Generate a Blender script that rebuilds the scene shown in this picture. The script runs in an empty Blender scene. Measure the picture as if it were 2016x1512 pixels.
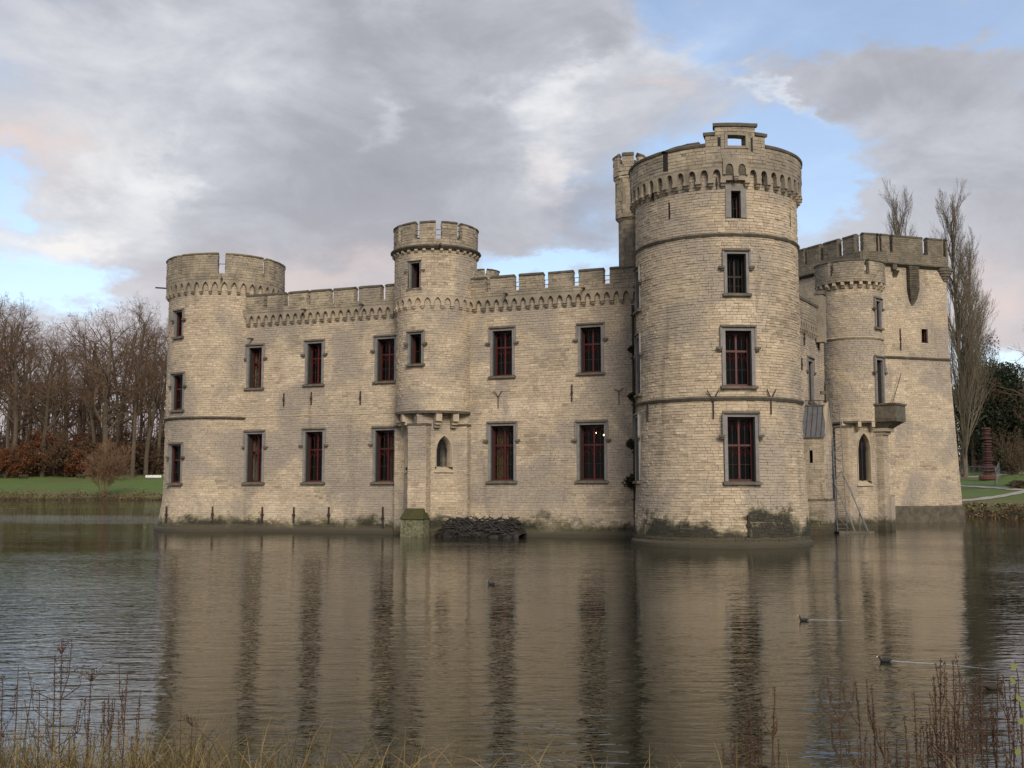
import bpy, math, random
import numpy as np
from mathutils import Vector, Matrix

R_ = math.radians
rnd = random.Random(7)
nrg = np.random.default_rng(7)
scene = bpy.context.scene
COL = scene.collection

# ------------------------------------------------------------------ camera, sky, sun, exposure
F = 2100.0          # focal length in pixels of the 2016 px wide photograph
EYE = 2.8           # eye height above the pond
HOR = 955.0
PITCH = math.atan((HOR - 756) / F)
SP, CP = math.sin(PITCH), math.cos(PITCH)
cam = bpy.data.cameras.new('camera')
cam.sensor_width = 36.0
cam.lens = 36.0 * F / 2016
cam.clip_end = 3000
cam_o = bpy.data.objects.new('camera', cam)
cam_o.location = (0, 0, EYE)
cam_o.rotation_euler = (math.pi / 2 + PITCH, 0, 0)
COL.objects.link(cam_o)
scene.camera = cam_o

SUN_EL, SUN_AZ = 31.0, 12.0      # azimuth measured from -Y (behind the camera) towards +X
sun = bpy.data.lights.new('sun', 'SUN')
sun.energy = 1.5
sun.angle = R_(24)
sun.color = (1.0, 0.90, 0.76)
sun_o = bpy.data.objects.new('sun', sun)
sd = Vector((math.sin(R_(SUN_AZ)) * math.cos(R_(SUN_EL)), -math.cos(R_(SUN_AZ)) * math.cos(R_(SUN_EL)), math.sin(R_(SUN_EL))))
sun_o.rotation_euler = sd.to_track_quat('Z', 'Y').to_euler()
sun_o.location = (20, -20, 40)
COL.objects.link(sun_o)

scene.view_settings.view_transform = 'Standard'
scene.view_settings.look = 'None'
scene.view_settings.gamma = 1.0
scene.view_settings.exposure = 1.1
scene.view_settings.use_curve_mapping = False
scene.cycles.use_denoising = True
scene.cycles.max_bounces = 6
scene.cycles.transparent_max_bounces = 12
scene.cycles.sample_clamp_indirect = 4.0


class NT:
    """tiny helper to wire shader nodes"""
    def __init__(self, tree):
        self.t = tree
        tree.nodes.clear()

    def n(self, kind, inp=None, **kw):
        nd = self.t.nodes.new(kind)
        for k, v in kw.items():
            setattr(nd, k, v)
        for k, v in (inp or {}).items():
            s = nd.inputs[k]
            if isinstance(v, bpy.types.NodeSocket):
                self.t.links.new(v, s)
            else:
                s.default_value = v
        return nd

    def math(self, op, a, b=0.0, c=0.0, clamp=False):
        nd = self.t.nodes.new('ShaderNodeMath')
        nd.operation = op
        nd.use_clamp = clamp
        for i, v in enumerate((a, b, c)):
            if isinstance(v, bpy.types.NodeSocket):
                self.t.links.new(v, nd.inputs[i])
            else:
                nd.inputs[i].default_value = v
        return nd.outputs[0]

    def mix(self, f, a, b, blend='MIX'):
        nd = self.t.nodes.new('ShaderNodeMix')
        nd.data_type = 'RGBA'
        nd.blend_type = blend
        nd.clamp_factor = True
        for s, v in ((nd.inputs[0], f), (nd.inputs[6], a), (nd.inputs[7], b)):
            if isinstance(v, bpy.types.NodeSocket):
                self.t.links.new(v, s)
            else:
                s.default_value = v if not isinstance(v, tuple) or len(v) == 4 else (*v, 1)
        return nd.outputs[2]

    def ramp(self, f, stops, interp='LINEAR'):
        nd = self.t.nodes.new('ShaderNodeValToRGB')
        nd.color_ramp.interpolation = interp
        el = nd.color_ramp.elements
        while len(el) < len(stops):
            el.new(0.5)
        for e, (p, c) in zip(el, stops):
            e.position = p
            e.color = (*c, 1) if not isinstance(c, float) else (c, c, c, 1)
        self.t.links.new(f, nd.inputs[0])
        return nd.outputs[0]

    def sstep(self, x, lo, hi):
        nd = self.t.nodes.new('ShaderNodeMapRange')
        nd.interpolation_type = 'SMOOTHSTEP'
        self.t.links.new(x, nd.inputs[0])
        nd.inputs[1].default_value = lo
        nd.inputs[2].default_value = hi
        return nd.outputs[0]

    def noise(self, vec, scale, detail=4.0, rough=0.55, dist=0.0, out=0):
        nd = self.n('ShaderNodeTexNoise', {'Vector': vec, 'Scale': scale, 'Detail': detail, 'Roughness': rough, 'Distortion': dist})
        return nd.outputs[out]

    def mapping(self, vec, scale=(1, 1, 1), loc=(0, 0, 0)):
        return self.n('ShaderNodeMapping', {'Vector': vec, 'Scale': scale, 'Location': loc}).outputs[0]


# ---- sky: physical blue behind a broken deck of grey cloud, all in terms of direction (like an HDRI)
world = bpy.data.worlds.new('World')
scene.world = world
world.use_nodes = True
N = NT(world.node_tree)
geo = N.n('ShaderNodeTexCoord').outputs['Generated']
sky = N.n('ShaderNodeTexSky', sky_type='NISHITA', sun_disc=False, sun_elevation=R_(SUN_EL), sun_rotation=R_(180 - SUN_AZ))
sky.air_density, sky.dust_density, sky.ozone_density = 1.0, 0.6, 1.5
sep = N.n('ShaderNodeSeparateXYZ', {0: geo})
az = N.math('MULTIPLY', N.math('ARCTAN2', sep.outputs[0], sep.outputs[1]), 57.2958)
el = N.math('MULTIPLY', N.math('ARCSINE', sep.outputs[2]), 57.2958)
# cloud noise in a flattened direction space so that the deck is streaked towards the horizon
cvec = N.mapping(geo, (1.0, 1.0, 2.0), (3.1, 0.4, 1.7))
n_big = N.noise(cvec, 2.6, 6.0, 0.55, 0.3)
n_mid = N.noise(cvec, 6.5, 7.0, 0.62, 0.6)
n_fine = N.noise(cvec, 16.0, 6.0, 0.6, 0.4)
warpc = N.n('ShaderNodeSeparateColor', {0: N.noise(cvec, 7.0, 6.0, 0.62, 0.0, 1)})
azw = N.math('ADD', az, N.math('MULTIPLY', N.math('SUBTRACT', warpc.outputs[0], 0.5), 13.0))
elw = N.math('ADD', el, N.math('MULTIPLY', N.math('SUBTRACT', warpc.outputs[1], 0.5), 9.0))


def dirpix(u, v):
    x, y, z = (u - 1008) / F, CP - (756 - v) / F * SP, SP + (756 - v) / F * CP
    return math.degrees(math.atan2(x, y)), math.degrees(math.atan2(z, math.hypot(x, y)))


def lump(u, v, su, sv, amp, rot=0.0):
    """soft cloud bank (or gap) at a compass direction and elevation"""
    a0, e0 = dirpix(u, v)
    k = 57.2958 / F
    da, de = N.math('SUBTRACT', azw, a0), N.math('SUBTRACT', elw, e0)
    c, s = math.cos(R_(rot)), math.sin(R_(rot))
    x = N.math('ADD', N.math('MULTIPLY', da, c / (su * k)), N.math('MULTIPLY', de, s / (su * k)))
    y = N.math('ADD', N.math('MULTIPLY', da, -s / (sv * k)), N.math('MULTIPLY', de, c / (sv * k)))
    q = N.math('ADD', N.math('MULTIPLY', x, x), N.math('MULTIPLY', y, y))
    return N.math('MULTIPLY', N.math('EXPONENT', N.math('MULTIPLY', q, -1.0)), amp)


def total(items):
    t = items[0]
    for i in items[1:]:
        t = N.math('ADD', t, i)
    return t


cover = total([
    N.math('MULTIPLY', N.math('SUBTRACT', n_big, 0.5), 1.2), N.math('MULTIPLY', N.math('SUBTRACT', n_mid, 0.5), 0.8),
    N.math('ADD', lump(600, 330, 560, 420, 0.75), 0.42), N.math('MULTIPLY', N.sstep(sep.outputs[1], 0.25, -0.4), 0.6),
    lump(1760, 140, 260, 70, 0.8), lump(1930, 270, 180, 80, 0.7), lump(1880, 470, 230, 150, 0.75), lump(1980, 620, 120, 60, .4), lump(1150, 120, 200, 120, 0.3),
    lump(1480, 60, 190, 75, -0.6), lump(1560, 300, 200, 90, -0.6), lump(1640, 420, 90, 100, -0.6), lump(1930, 40, 170, 50, -0.6),
    lump(40, 370, 110, 60, -0.85), lump(110, 560, 130, 60, -0.75), lump(1080, 520, 200, 30, -0.5), lump(1960, 690, 90, 60, -0.4),
])
cov = N.math('MAXIMUM', N.sstep(cover, 0.05, 0.74), 0.36)
light = total([
    N.math('MULTIPLY', N.math('SUBTRACT', n_mid, 0.5), 0.75), N.math('MULTIPLY', N.math('SUBTRACT', n_fine, 0.5), 0.22),
    N.math('ADD', lump(650, 330, 380, 220, -0.12), 0.42),
    lump(820, 110, 330, 120, -0.12), lump(1060, 170, 100, 55, 0.42), lump(1110, 330, 65, 85, 0.45), lump(1290, 110, 200, 45, 0.34, 10),
    lump(250, 350, 60, 130, 0.30), lump(320, 130, 200, 110, 0.22), lump(1180, 430, 90, 90, -0.2), lump(1800, 150, 190, 60, -0.12), lump(120, 330, 260, 200, 0.18), lump(60, 60, 200, 100, 0.1), lump(1200, 110, 110, 40, -0.3),
    lump(1540, 195, 120, 14, 0.3, -22), lump(60, 480, 90, 40, 0.35), lump(120, 470, 60, 60, 0.2), lump(720, 220, 40, 40, 0.25),
])
ccol = N.ramp(light, [(0.0, (0.150, 0.155, 0.178)), (0.28, (0.195, 0.200, 0.226)), (0.55, (0.275, 0.284, 0.312)), (0.9, (0.40, 0.405, 0.415)), (1.0, (0.44, 0.438, 0.43))])
warm = N.math('ADD', N.math('MULTIPLY', N.sstep(N.math('ADD', el, N.math('MULTIPLY', n_mid, 8.0)), 20.0, 6.0), 0.5), total([lump(70, 285, 110, 40, 0.9), lump(650, 560, 200, 40, 0.5), lump(1960, 590, 90, 60, 0.6), lump(1290, 190, 60, 20, .4), lump(1100, 330, 50, 60, .35)]), clamp=True)
ccol = N.mix(warm, ccol, (0.375, 0.318, 0.305))
bg_blue = N.n('ShaderNodeBackground', {'Color': sky.outputs[0], 'Strength': 0.10})
bg_cloud = N.n('ShaderNodeBackground', {'Color': ccol, 'Strength': 1.0})
mx = N.n('ShaderNodeMixShader', {0: cov, 1: bg_blue.outputs[0], 2: bg_cloud.outputs[0]})
N.n('ShaderNodeOutputWorld', {'Surface': mx.outputs[0]})


# ------------------------------------------------------------------ helpers: from the measured photograph to the plan
def ray(u, v):
    y = (756 - v) / F
    return ((u - 1008) / F, CP - y * SP, SP + y * CP)


def at(u, v, Y):
    r = ray(u, v)
    t = Y / r[1]
    return np.array((r[0] * t, Y, EYE + r[2] * t))


def on_water(u, v):
    r = ray(u, v)
    t = -EYE / r[2]
    return np.array((r[0] * t, r[1] * t, 0.0))


def zat(v, Y):
    return at(1008, v, Y)[2]


# ------------------------------------------------------------------ mesh building
WORLD_AT = {}


class Frame:
    """local frame: x along the wall, y outward, z up"""
    def __init__(self, o, ex, ey=None, ez=(0, 0, 1)):
        self.o = np.array(o, float)
        self.ex = np.array(ex, float)
        self.ez = np.array(ez, float)
        self.ey = np.array(ey, float) if ey is not None else np.cross(self.ex, self.ez)

    def P(self, p):
        p = np.asarray(p, float)
        return self.o + p[..., 0:1] * self.ex + p[..., 1:2] * self.ey + p[..., 2:3] * self.ez

    def sub(self, x, y, z):
        return Frame(self.P((x, y, z)), self.ex, self.ey, self.ez)

    def matrix(self):
        m = Matrix.Identity(4)
        for i, a in enumerate((np.cross(self.ey, self.ez), self.ey, self.ez)):
            for k in range(3):
                m[k][i] = a[k]
        return m


IDF = Frame((0, 0, 0), (1, 0, 0), (0, 1, 0))
BOXQ = np.array([(0, 1, 3, 2), (4, 6, 7, 5), (0, 4, 5, 1), (2, 3, 7, 6), (0, 2, 6, 4), (1, 5, 7, 3)])


class MB:
    def __init__(self):
        self.v, self.q, self.m, self.t, self.nv = [], [], [], [], 0

    def add(self, verts, quads, mat=0, tone=0.5):
        verts = np.asarray(verts, float).reshape(-1, 3)
        quads = np.asarray(quads, int).reshape(-1, 4)
        self.v.append(verts)
        self.q.append(quads + self.nv)
        self.m.append(np.full(len(quads), mat))
        tt = np.asarray(tone, float)
        self.t.append(np.full(len(verts), float(tt)) if tt.ndim == 0 else tt)
        self.nv += len(verts)

    def box(self, fr, x0, x1, y0, y1, z0, z1, mat=0, tone=0.5, jit=0.0):
        c = np.array([(x, y, z) for x in (x0, x1) for y in (y0, y1) for z in (z0, z1)], float)
        if jit:
            c += nrg.uniform(-jit, jit, c.shape)
        self.add(fr.P(c), BOXQ, mat, tone)

    def hexa(self, pts, mat=0, tone=0.5):
        self.add(pts, BOXQ, mat, tone)

    def grid(self, P, mat=0, tone=0.5, flip=False):
        """P: array (a,b,3)"""
        a, b = P.shape[:2]
        i = np.arange(a * b).reshape(a, b)
        q = np.stack([i[:-1, :-1], i[1:, :-1], i[1:, 1:], i[:-1, 1:]], -1).reshape(-1, 4)
        if flip:
            q = q[:, ::-1]
        self.add(P.reshape(-1, 3), q, mat, tone)

    def tube(self, pts, radii, n=6, mat=0, tone=0.5, cap=True):
        pts = np.asarray(pts, float)
        radii = np.full(len(pts), radii, float) if np.isscalar(radii) else np.asarray(radii, float)
        rings = []
        for i in range(len(pts)):
            d = pts[min(i + 1, len(pts) - 1)] - pts[max(i - 1, 0)]
            d = d / (np.linalg.norm(d) + 1e-9)
            up = np.array((0, 0, 1.0)) if abs(d[2]) < 0.9 else np.array((1.0, 0, 0))
            a = np.cross(d, up)
            a /= np.linalg.norm(a)
            b = np.cross(d, a)
            th = np.arange(n) * 2 * math.pi / n
            rings.append(pts[i] + radii[i] * (np.cos(th)[:, None] * a + np.sin(th)[:, None] * b))
        V = np.concatenate(rings)
        q = []
        for i in range(len(pts) - 1):
            for k in range(n):
                k2 = (k + 1) % n
                q.append((i * n + k, i * n + k2, (i + 1) * n + k2, (i + 1) * n + k))
        if cap and n % 2 == 0:
            for base in (0, (len(pts) - 1) * n):
                for k in range(1, n // 2):
                    q.append((base + k, base + k - 1, base + n - k, base + n - k - 1) if k > 0 else None)
        self.add(V, q, mat, tone)

    def build(self, name, mats, parent=None, kind=None, smooth=False, origin=None):
        V = np.concatenate(self.v)
        Q = np.concatenate(self.q)
        Mi = np.concatenate(self.m)
        T = np.concatenate(self.t)
        if origin is None:
            lo, hi = V.min(0), V.max(0)
            origin = np.array(((lo[0] + hi[0]) / 2, (lo[1] + hi[1]) / 2, lo[2]))
        origin = np.asarray(origin, float)
        me = mesh_from(name, V - origin, Q, Mi, T, mats, smooth)
        return place(name, me, origin, parent, kind)


def mesh_from(name, V, Q, Mi, T, mats, smooth=False):
    me = bpy.data.meshes.new(name)
    me.vertices.add(len(V))
    me.vertices.foreach_set('co', V.astype(np.float32).ravel())
    me.loops.add(len(Q) * 4)
    me.loops.foreach_set('vertex_index', Q.astype(np.int32).ravel())
    me.polygons.add(len(Q))
    me.polygons.foreach_set('loop_start', np.arange(0, len(Q) * 4, 4, dtype=np.int32))
    me.polygons.foreach_set('material_index', Mi.astype(np.int32))
    me.polygons.foreach_set('use_smooth', np.full(len(Q), smooth))
    at_ = me.attributes.new('tone', 'FLOAT', 'POINT')
    at_.data.foreach_set('value', T.astype(np.float32))
    for m in (mats if isinstance(mats, (list, tuple)) else [mats]):
        me.materials.append(m)
    me.update(calc_edges=True)
    me.validate()
    return me


def place(name, me, origin, parent=None, kind=None):
    o = bpy.data.objects.new(name, me)
    COL.objects.link(o)
    origin = np.asarray(origin, float)
    if parent is not None:
        o.parent = parent
        o.location = origin - WORLD_AT[parent.name]
    else:
        o.location = origin
    WORLD_AT[o.name] = origin
    if kind:
        o['kind'] = kind
    return o


def inst(name, me, fr, parent, scale=(1, 1, 1)):
    """a copy of a shared mesh at a frame"""
    o = place(name, me, fr.o, parent)
    o.rotation_euler = fr.matrix().to_euler()
    o.scale = scale
    return o


def empty(name, loc, label=None, cat=None, group=None, parent=None):
    o = bpy.data.objects.new(name, None)
    COL.objects.link(o)
    loc = np.asarray(loc, float)
    if parent is not None:
        o.parent = parent
        o.location = loc - WORLD_AT[parent.name]
    else:
        o.location = loc
    o.empty_display_size = 0.3
    WORLD_AT[o.name] = loc
    tag(o, label, cat, group)
    return o


def tag(o, label=None, cat=None, group=None, kind=None):
    for k, v in (('label', label), ('category', cat), ('group', group), ('kind', kind)):
        if v:
            o[k] = v
    return o


# ------------------------------------------------------------------ materials
def mat(name):
    m = bpy.data.materials.new(name)
    m.use_nodes = True
    n = NT(m.node_tree)
    pos = n.n('ShaderNodeNewGeometry').outputs['Position']
    return m, n, pos


def finish(n, color, rough=0.85, bump=None, bump_d=0.02, **kw):
    inp = {'Base Color': color, 'Roughness': rough}
    inp.update(kw)
    if bump is not None:
        inp['Normal'] = n.n('ShaderNodeBump', {'Height': bump, 'Distance': bump_d, 'Strength': 1.0}).outputs[0]
    b = n.n('ShaderNodeBsdfPrincipled', inp)
    n.n('ShaderNodeOutputMaterial', {'Surface': b.outputs[0]})


def stone_mat(name, cols, grey, weather, stain_z, mortar=False):
    m, n, pos = mat(name)
    tone = n.n('ShaderNodeAttribute', attribute_name='tone').outputs['Fac']
    base = n.ramp(tone, [(0.0, cols[0]), (0.3, cols[1]), (0.65, cols[2]), (1.0, cols[3])])
    big = n.noise(pos, 0.28, 5, 0.6, 0.5)
    base = n.mix(n.math('MULTIPLY', n.sstep(big, 0.44, 0.60), 0.8), base, grey)
    fine = n.noise(pos, 9.0, 5, 0.65)
    base = n.mix(n.math('MULTIPLY', n.sstep(fine, 0.35, 0.75), 0.4), base, (0.2, 0.165, 0.115), 'MIX')
    # rain streaks and soot
    st = n.noise(n.mapping(pos, (1.6, 1.6, 0.16)), 1.0, 5, 0.6, 0.2)
    base = n.mix(n.math('MULTIPLY', n.sstep(st, 0.55, 0.78), 0.35 + 0.45 * weather), base, (0.085, 0.075, 0.06))
    if weather > 0:
        w2 = n.noise(pos, 1.3, 6, 0.65, 0.3)
        base = n.mix(n.math('MULTIPLY', n.sstep(w2, 0.36, 0.68), 0.75 * weather), base, (0.10, 0.092, 0.07))
        gr = n.noise(n.mapping(pos, (1, 1, .5), (9, 2, 5)), 0.7, 5, 0.6, 0.3)
        base = n.mix(n.math('MULTIPLY', n.sstep(gr, 0.58, 0.78), 0.4 * weather), base, (0.14, 0.125, 0.055))
    # algae and dark damp at the waterline
    z = n.n('ShaderNodeSeparateXYZ', {0: pos}).outputs[2]
    dn = n.noise(pos, 0.42, 8, 0.7, 0.3)
    lim = n.math('SUBTRACT', z, n.math('MULTIPLY', n.math('POWER', dn, 2.2), stain_z * 3.6))
    lim = n.math('ADD', lim, n.math('MULTIPLY', n.math('SUBTRACT', tone, 0.5), 0.15))
    base = n.mix(n.math('MULTIPLY', n.sstep(lim, 0.30, -0.15), 0.8), base, (0.075, 0.07, 0.03))
    base = n.mix(n.math('MULTIPLY', n.sstep(lim, 0.0, -0.40), 0.9), base, (0.022, 0.021, 0.016))
    tide = n.math('ADD', z, n.math('MULTIPLY', n.math('SUBTRACT', n.noise(pos, 1.1, 4, 0.6), 0.5), 0.22))
    base = n.mix(n.math('MULTIPLY', n.sstep(tide, 0.50, 0.42), 0.45), base, (0.11, 0.092, 0.055))
    base = n.mix(n.math('MULTIPLY', n.sstep(tide, 0.27, 0.20), 0.65), base, (0.05, 0.043, 0.03))
    rough_n = n.noise(pos, 22.0, 4, 0.7)
    finish(n, base, 0.9, n.math('ADD', rough_n, n.math('MULTIPLY', fine, 1.5)), 0.012)
    return m


CREAM = [(0.30, 0.24, 0.178), (0.45, 0.365, 0.268), (0.53, 0.432, 0.316), (0.64, 0.535, 0.40)]
M_STONE = stone_mat('cream_stone', CREAM, (0.31, 0.268, 0.232), 0.12, 1.0)
M_STONE_G = stone_mat('great_tower_stone', [(0.30, 0.24, 0.175), (0.46, 0.37, 0.266), (0.545, 0.442, 0.318), (0.655, 0.545, 0.405)], (0.33, 0.285, 0.24), 0.12, 1.55)
M_STONE_W = stone_mat('weathered_stone', [(0.22, 0.18, 0.135), (0.33, 0.272, 0.20), (0.40, 0.328, 0.24), (0.47, 0.395, 0.29)], (0.26, 0.225, 0.185), 0.6, 0.9)
M_STONE_D = stone_mat('sooty_stone', [(0.13, 0.108, 0.08), (0.18, 0.15, 0.112), (0.235, 0.195, 0.145), (0.30, 0.25, 0.185)], (0.15, 0.13, 0.105), 0.95, 0.9)
M_MORTAR = stone_mat('lime_mortar', [(0.30, 0.26, 0.18), (0.33, 0.285, 0.20), (0.36, 0.31, 0.22), (0.4, 0.34, 0.25)], (0.27, 0.24, 0.18), 0.1, 0.7)
M_MORTAR_W = stone_mat('dark_mortar', [(0.17, 0.145, 0.10), (0.19, 0.16, 0.115), (0.21, 0.18, 0.13), (0.24, 0.2, 0.14)], (0.17, 0.15, 0.11), 0.6, 0.7)


def plain_mat(name, c1, c2, scale=4.0, rough=0.8, bump=0.01, **kw):
    m, n, pos = mat(name)
    tone = n.n('ShaderNodeAttribute', attribute_name='tone').outputs['Fac']
    no = n.noise(pos, scale, 5, 0.65, 0.2)
    c = n.mix(n.sstep(no, 0.3, 0.7), c1, c2)
    c = n.mix(1.0, c, n.ramp(tone, [(0, (0.6, 0.6, 0.6)), (1, (1.4, 1.4, 1.4))]), 'MULTIPLY')
    finish(n, c, rough, n.noise(pos, scale * 5, 4, 0.7), bump, **kw)
    return m


M_BLUE = plain_mat('bluestone', (0.22, 0.207, 0.20), (0.16, 0.15, 0.142), 3, 0.8)
M_DRESSED = plain_mat('dressed_stone', (0.42, 0.35, 0.255), (0.31, 0.258, 0.185), 2.5, 0.85)
M_COPING = plain_mat('dark_coping', (0.055, 0.048, 0.036), (0.12, 0.10, 0.07), 2.2, 0.9, 0.03)
M_MOSSCOPE = plain_mat('mossy_coping', (0.10, 0.085, 0.04), (0.2, 0.165, 0.085), 2.2, 0.9, 0.03)
M_SILL = plain_mat('dark_sill', (0.075, 0.066, 0.05), (0.14, 0.12, 0.09), 4, 0.9)
M_RED = plain_mat('oxblood_paint', (0.085, 0.007, 0.006), (0.055, 0.005, 0.0045), 6, 0.45, 0.002)
M_IRON = plain_mat('rusty_iron', (0.02, 0.016, 0.014), (0.04, 0.024, 0.018), 12, 0.8)
M_REVEAL_SHADE = plain_mat('reveal_shade_tone', (0.045, 0.040, 0.038), (0.032, 0.029, 0.027), 4, 0.85)  # same stone as the surround, with the recess shade put into its colour
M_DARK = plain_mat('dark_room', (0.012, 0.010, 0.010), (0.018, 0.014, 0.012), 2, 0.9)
M_CURTAIN = plain_mat('brown_curtain', (0.22, 0.12, 0.05), (0.12, 0.06, 0.025), 5, 0.9)
M_LEAD = plain_mat('lead_roof', (0.06, 0.06, 0.066), (0.035, 0.034, 0.038), 3, 0.55)
M_STEEL = plain_mat('galvanised_steel', (0.27, 0.27, 0.275), (0.20, 0.20, 0.205), 8, 0.5, 0.002, Metallic=0.6)
M_MOSS = plain_mat('green_moss', (0.035, 0.042, 0.012), (0.075, 0.065, 0.02), 6, 0.95, 0.05)
M_WETWOOD = plain_mat('black_wet_wood', (0.012, 0.011, 0.010), (0.03, 0.026, 0.022), 8, 0.7, 0.02)
M_LICHEN = plain_mat('lichen_block', (0.22, 0.22, 0.13), (0.06, 0.06, 0.035), 7, 0.9, 0.03)

M_GLASS, n, pos = mat('window_glass')
fr_ = n.math('MULTIPLY', n.n('ShaderNodeFresnel', {'IOR': 1.5}).outputs[0], n.math('SUBTRACT', 1.0, n.n('ShaderNodeNewGeometry').outputs['Backfacing']))
gl = n.n('ShaderNodeBsdfGlossy', {'Roughness': 0.03, 'Color': (0.45, 0.47, 0.5, 1),
         'Normal': n.n('ShaderNodeBump', {'Height': n.noise(pos, 2.0, 2), 'Distance': 0.0008}).outputs[0]})
tr = n.n('ShaderNodeBsdfTransparent', {'Color': (0.75, 0.78, 0.76, 1)})
mxg = n.n('ShaderNodeMixShader', {0: fr_, 1: tr.outputs[0], 2: gl.outputs[0]})
n.n('ShaderNodeOutputMaterial', {'Surface': mxg.outputs[0]})

M_BULB, n, pos = mat('lit_bulb')
e = n.n('ShaderNodeEmission', {'Color': (1, 0.62, 0.28, 1), 'Strength': 14.0})
n.n('ShaderNodeOutputMaterial', {'Surface': e.outputs[0]})

# ------------------------------------------------------------------ wall surfaces
class Plane:
    def __init__(self, p0, p1, batter=None):
        self.p0 = np.array((p0[0], p0[1], 0.0))
        d = np.array((p1[0] - p0[0], p1[1] - p0[1], 0.0))
        self.L = float(np.linalg.norm(d))
        self.d = d / self.L
        self.n = np.array((self.d[1], -self.d[0], 0.0))
        self.batter = batter
        self.flare = 0.0
        self.ds = 50.0

    def fm(self, s, z, o):
        s, z, o = np.broadcast_arrays(np.asarray(s, float), np.asarray(z, float), np.asarray(o, float))
        if self.batter:
            zt, k = self.batter
            o = o + np.maximum(zt - z, 0) * k
            s = s + np.clip(s / self.L, 0, 1) ** 2 * np.maximum(zt - z, 0) * self.flare
        return self.p0 + s[..., None] * self.d + o[..., None] * self.n + z[..., None] * np.array((0, 0, 1.0))

    def frame(self, s, z=0.0, o=0.0):
        return Frame(self.fm(s, z, o), self.d, self.n)

    def px(self, u, v):
        r = np.array(ray(u, v))
        c = np.array((0, 0, EYE))
        t = np.dot(self.p0 - c, self.n) / np.dot(r, self.n)
        q = c + r * t
        return float(np.dot(q - self.p0, self.d)), float(q[2])


class Drum:
    """round wall; s = angle * R0, angle from -Y towards +X"""
    def __init__(self, cx, cy, R0, Rf=None, sides=0, rot=0.0):
        self.c = (cx, cy)
        self.R0 = R0
        self.Rf = Rf or (lambda z: np.full_like(z, R0))
        self.sides, self.rot = sides, rot
        self.ds = R0 * R_(6 if not sides else 360.0 / sides)
        self.view = math.atan2(-cx, cy)

    def fm(self, s, z, o):
        s, z, o = np.broadcast_arrays(np.asarray(s, float), np.asarray(z, float), np.asarray(o, float))
        a = s / self.R0
        r = self.Rf(z) + o
        if self.sides:
            w = 2 * math.pi / self.sides
            r = r * math.cos(w / 2) / np.cos(np.mod(a - self.rot, w) - w / 2)
        return np.stack([self.c[0] + r * np.sin(a), self.c[1] - r * np.cos(a), z], -1)

    def frame(self, s, z=0.0, o=0.0):
        a = s / self.R0
        return Frame(self.fm(s, z, o), (math.cos(a), math.sin(a), 0))

    def px(self, u, v, R=None):
        R = R or self.R0
        r = ray(u, v)
        A = r[0] ** 2 + r[1] ** 2
        B = -2 * (r[0] * self.c[0] + r[1] * self.c[1])
        Cc = self.c[0] ** 2 + self.c[1] ** 2 - R * R
        disc = max(B * B - 4 * A * Cc, 0)
        t = (-B - math.sqrt(disc)) / (2 * A)
        x, y, z = r[0] * t, r[1] * t, EYE + r[2] * t
        a = math.atan2(x - self.c[0], self.c[1] - y)
        return a * self.R0, z


def upright(surf, s, z):
    """local frame on the wall face at height z, with its z axis still counted from the water"""
    f = surf.frame(s, z)
    f.o = f.o - np.array((0, 0, z))
    return f


STONES = []     # every block laid, before the largest are split off


def free_runs(s0, s1, blocks):
    runs = [(s0, s1)]
    for a, b in blocks:
        nr = []
        for x, y in runs:
            if b <= x or a >= y:
                nr.append((x, y))
                continue
            if a - x > 0.04:
                nr.append((x, a))
            if y - b > 0.04:
                nr.append((b, y))
        runs = nr
    return runs


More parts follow.
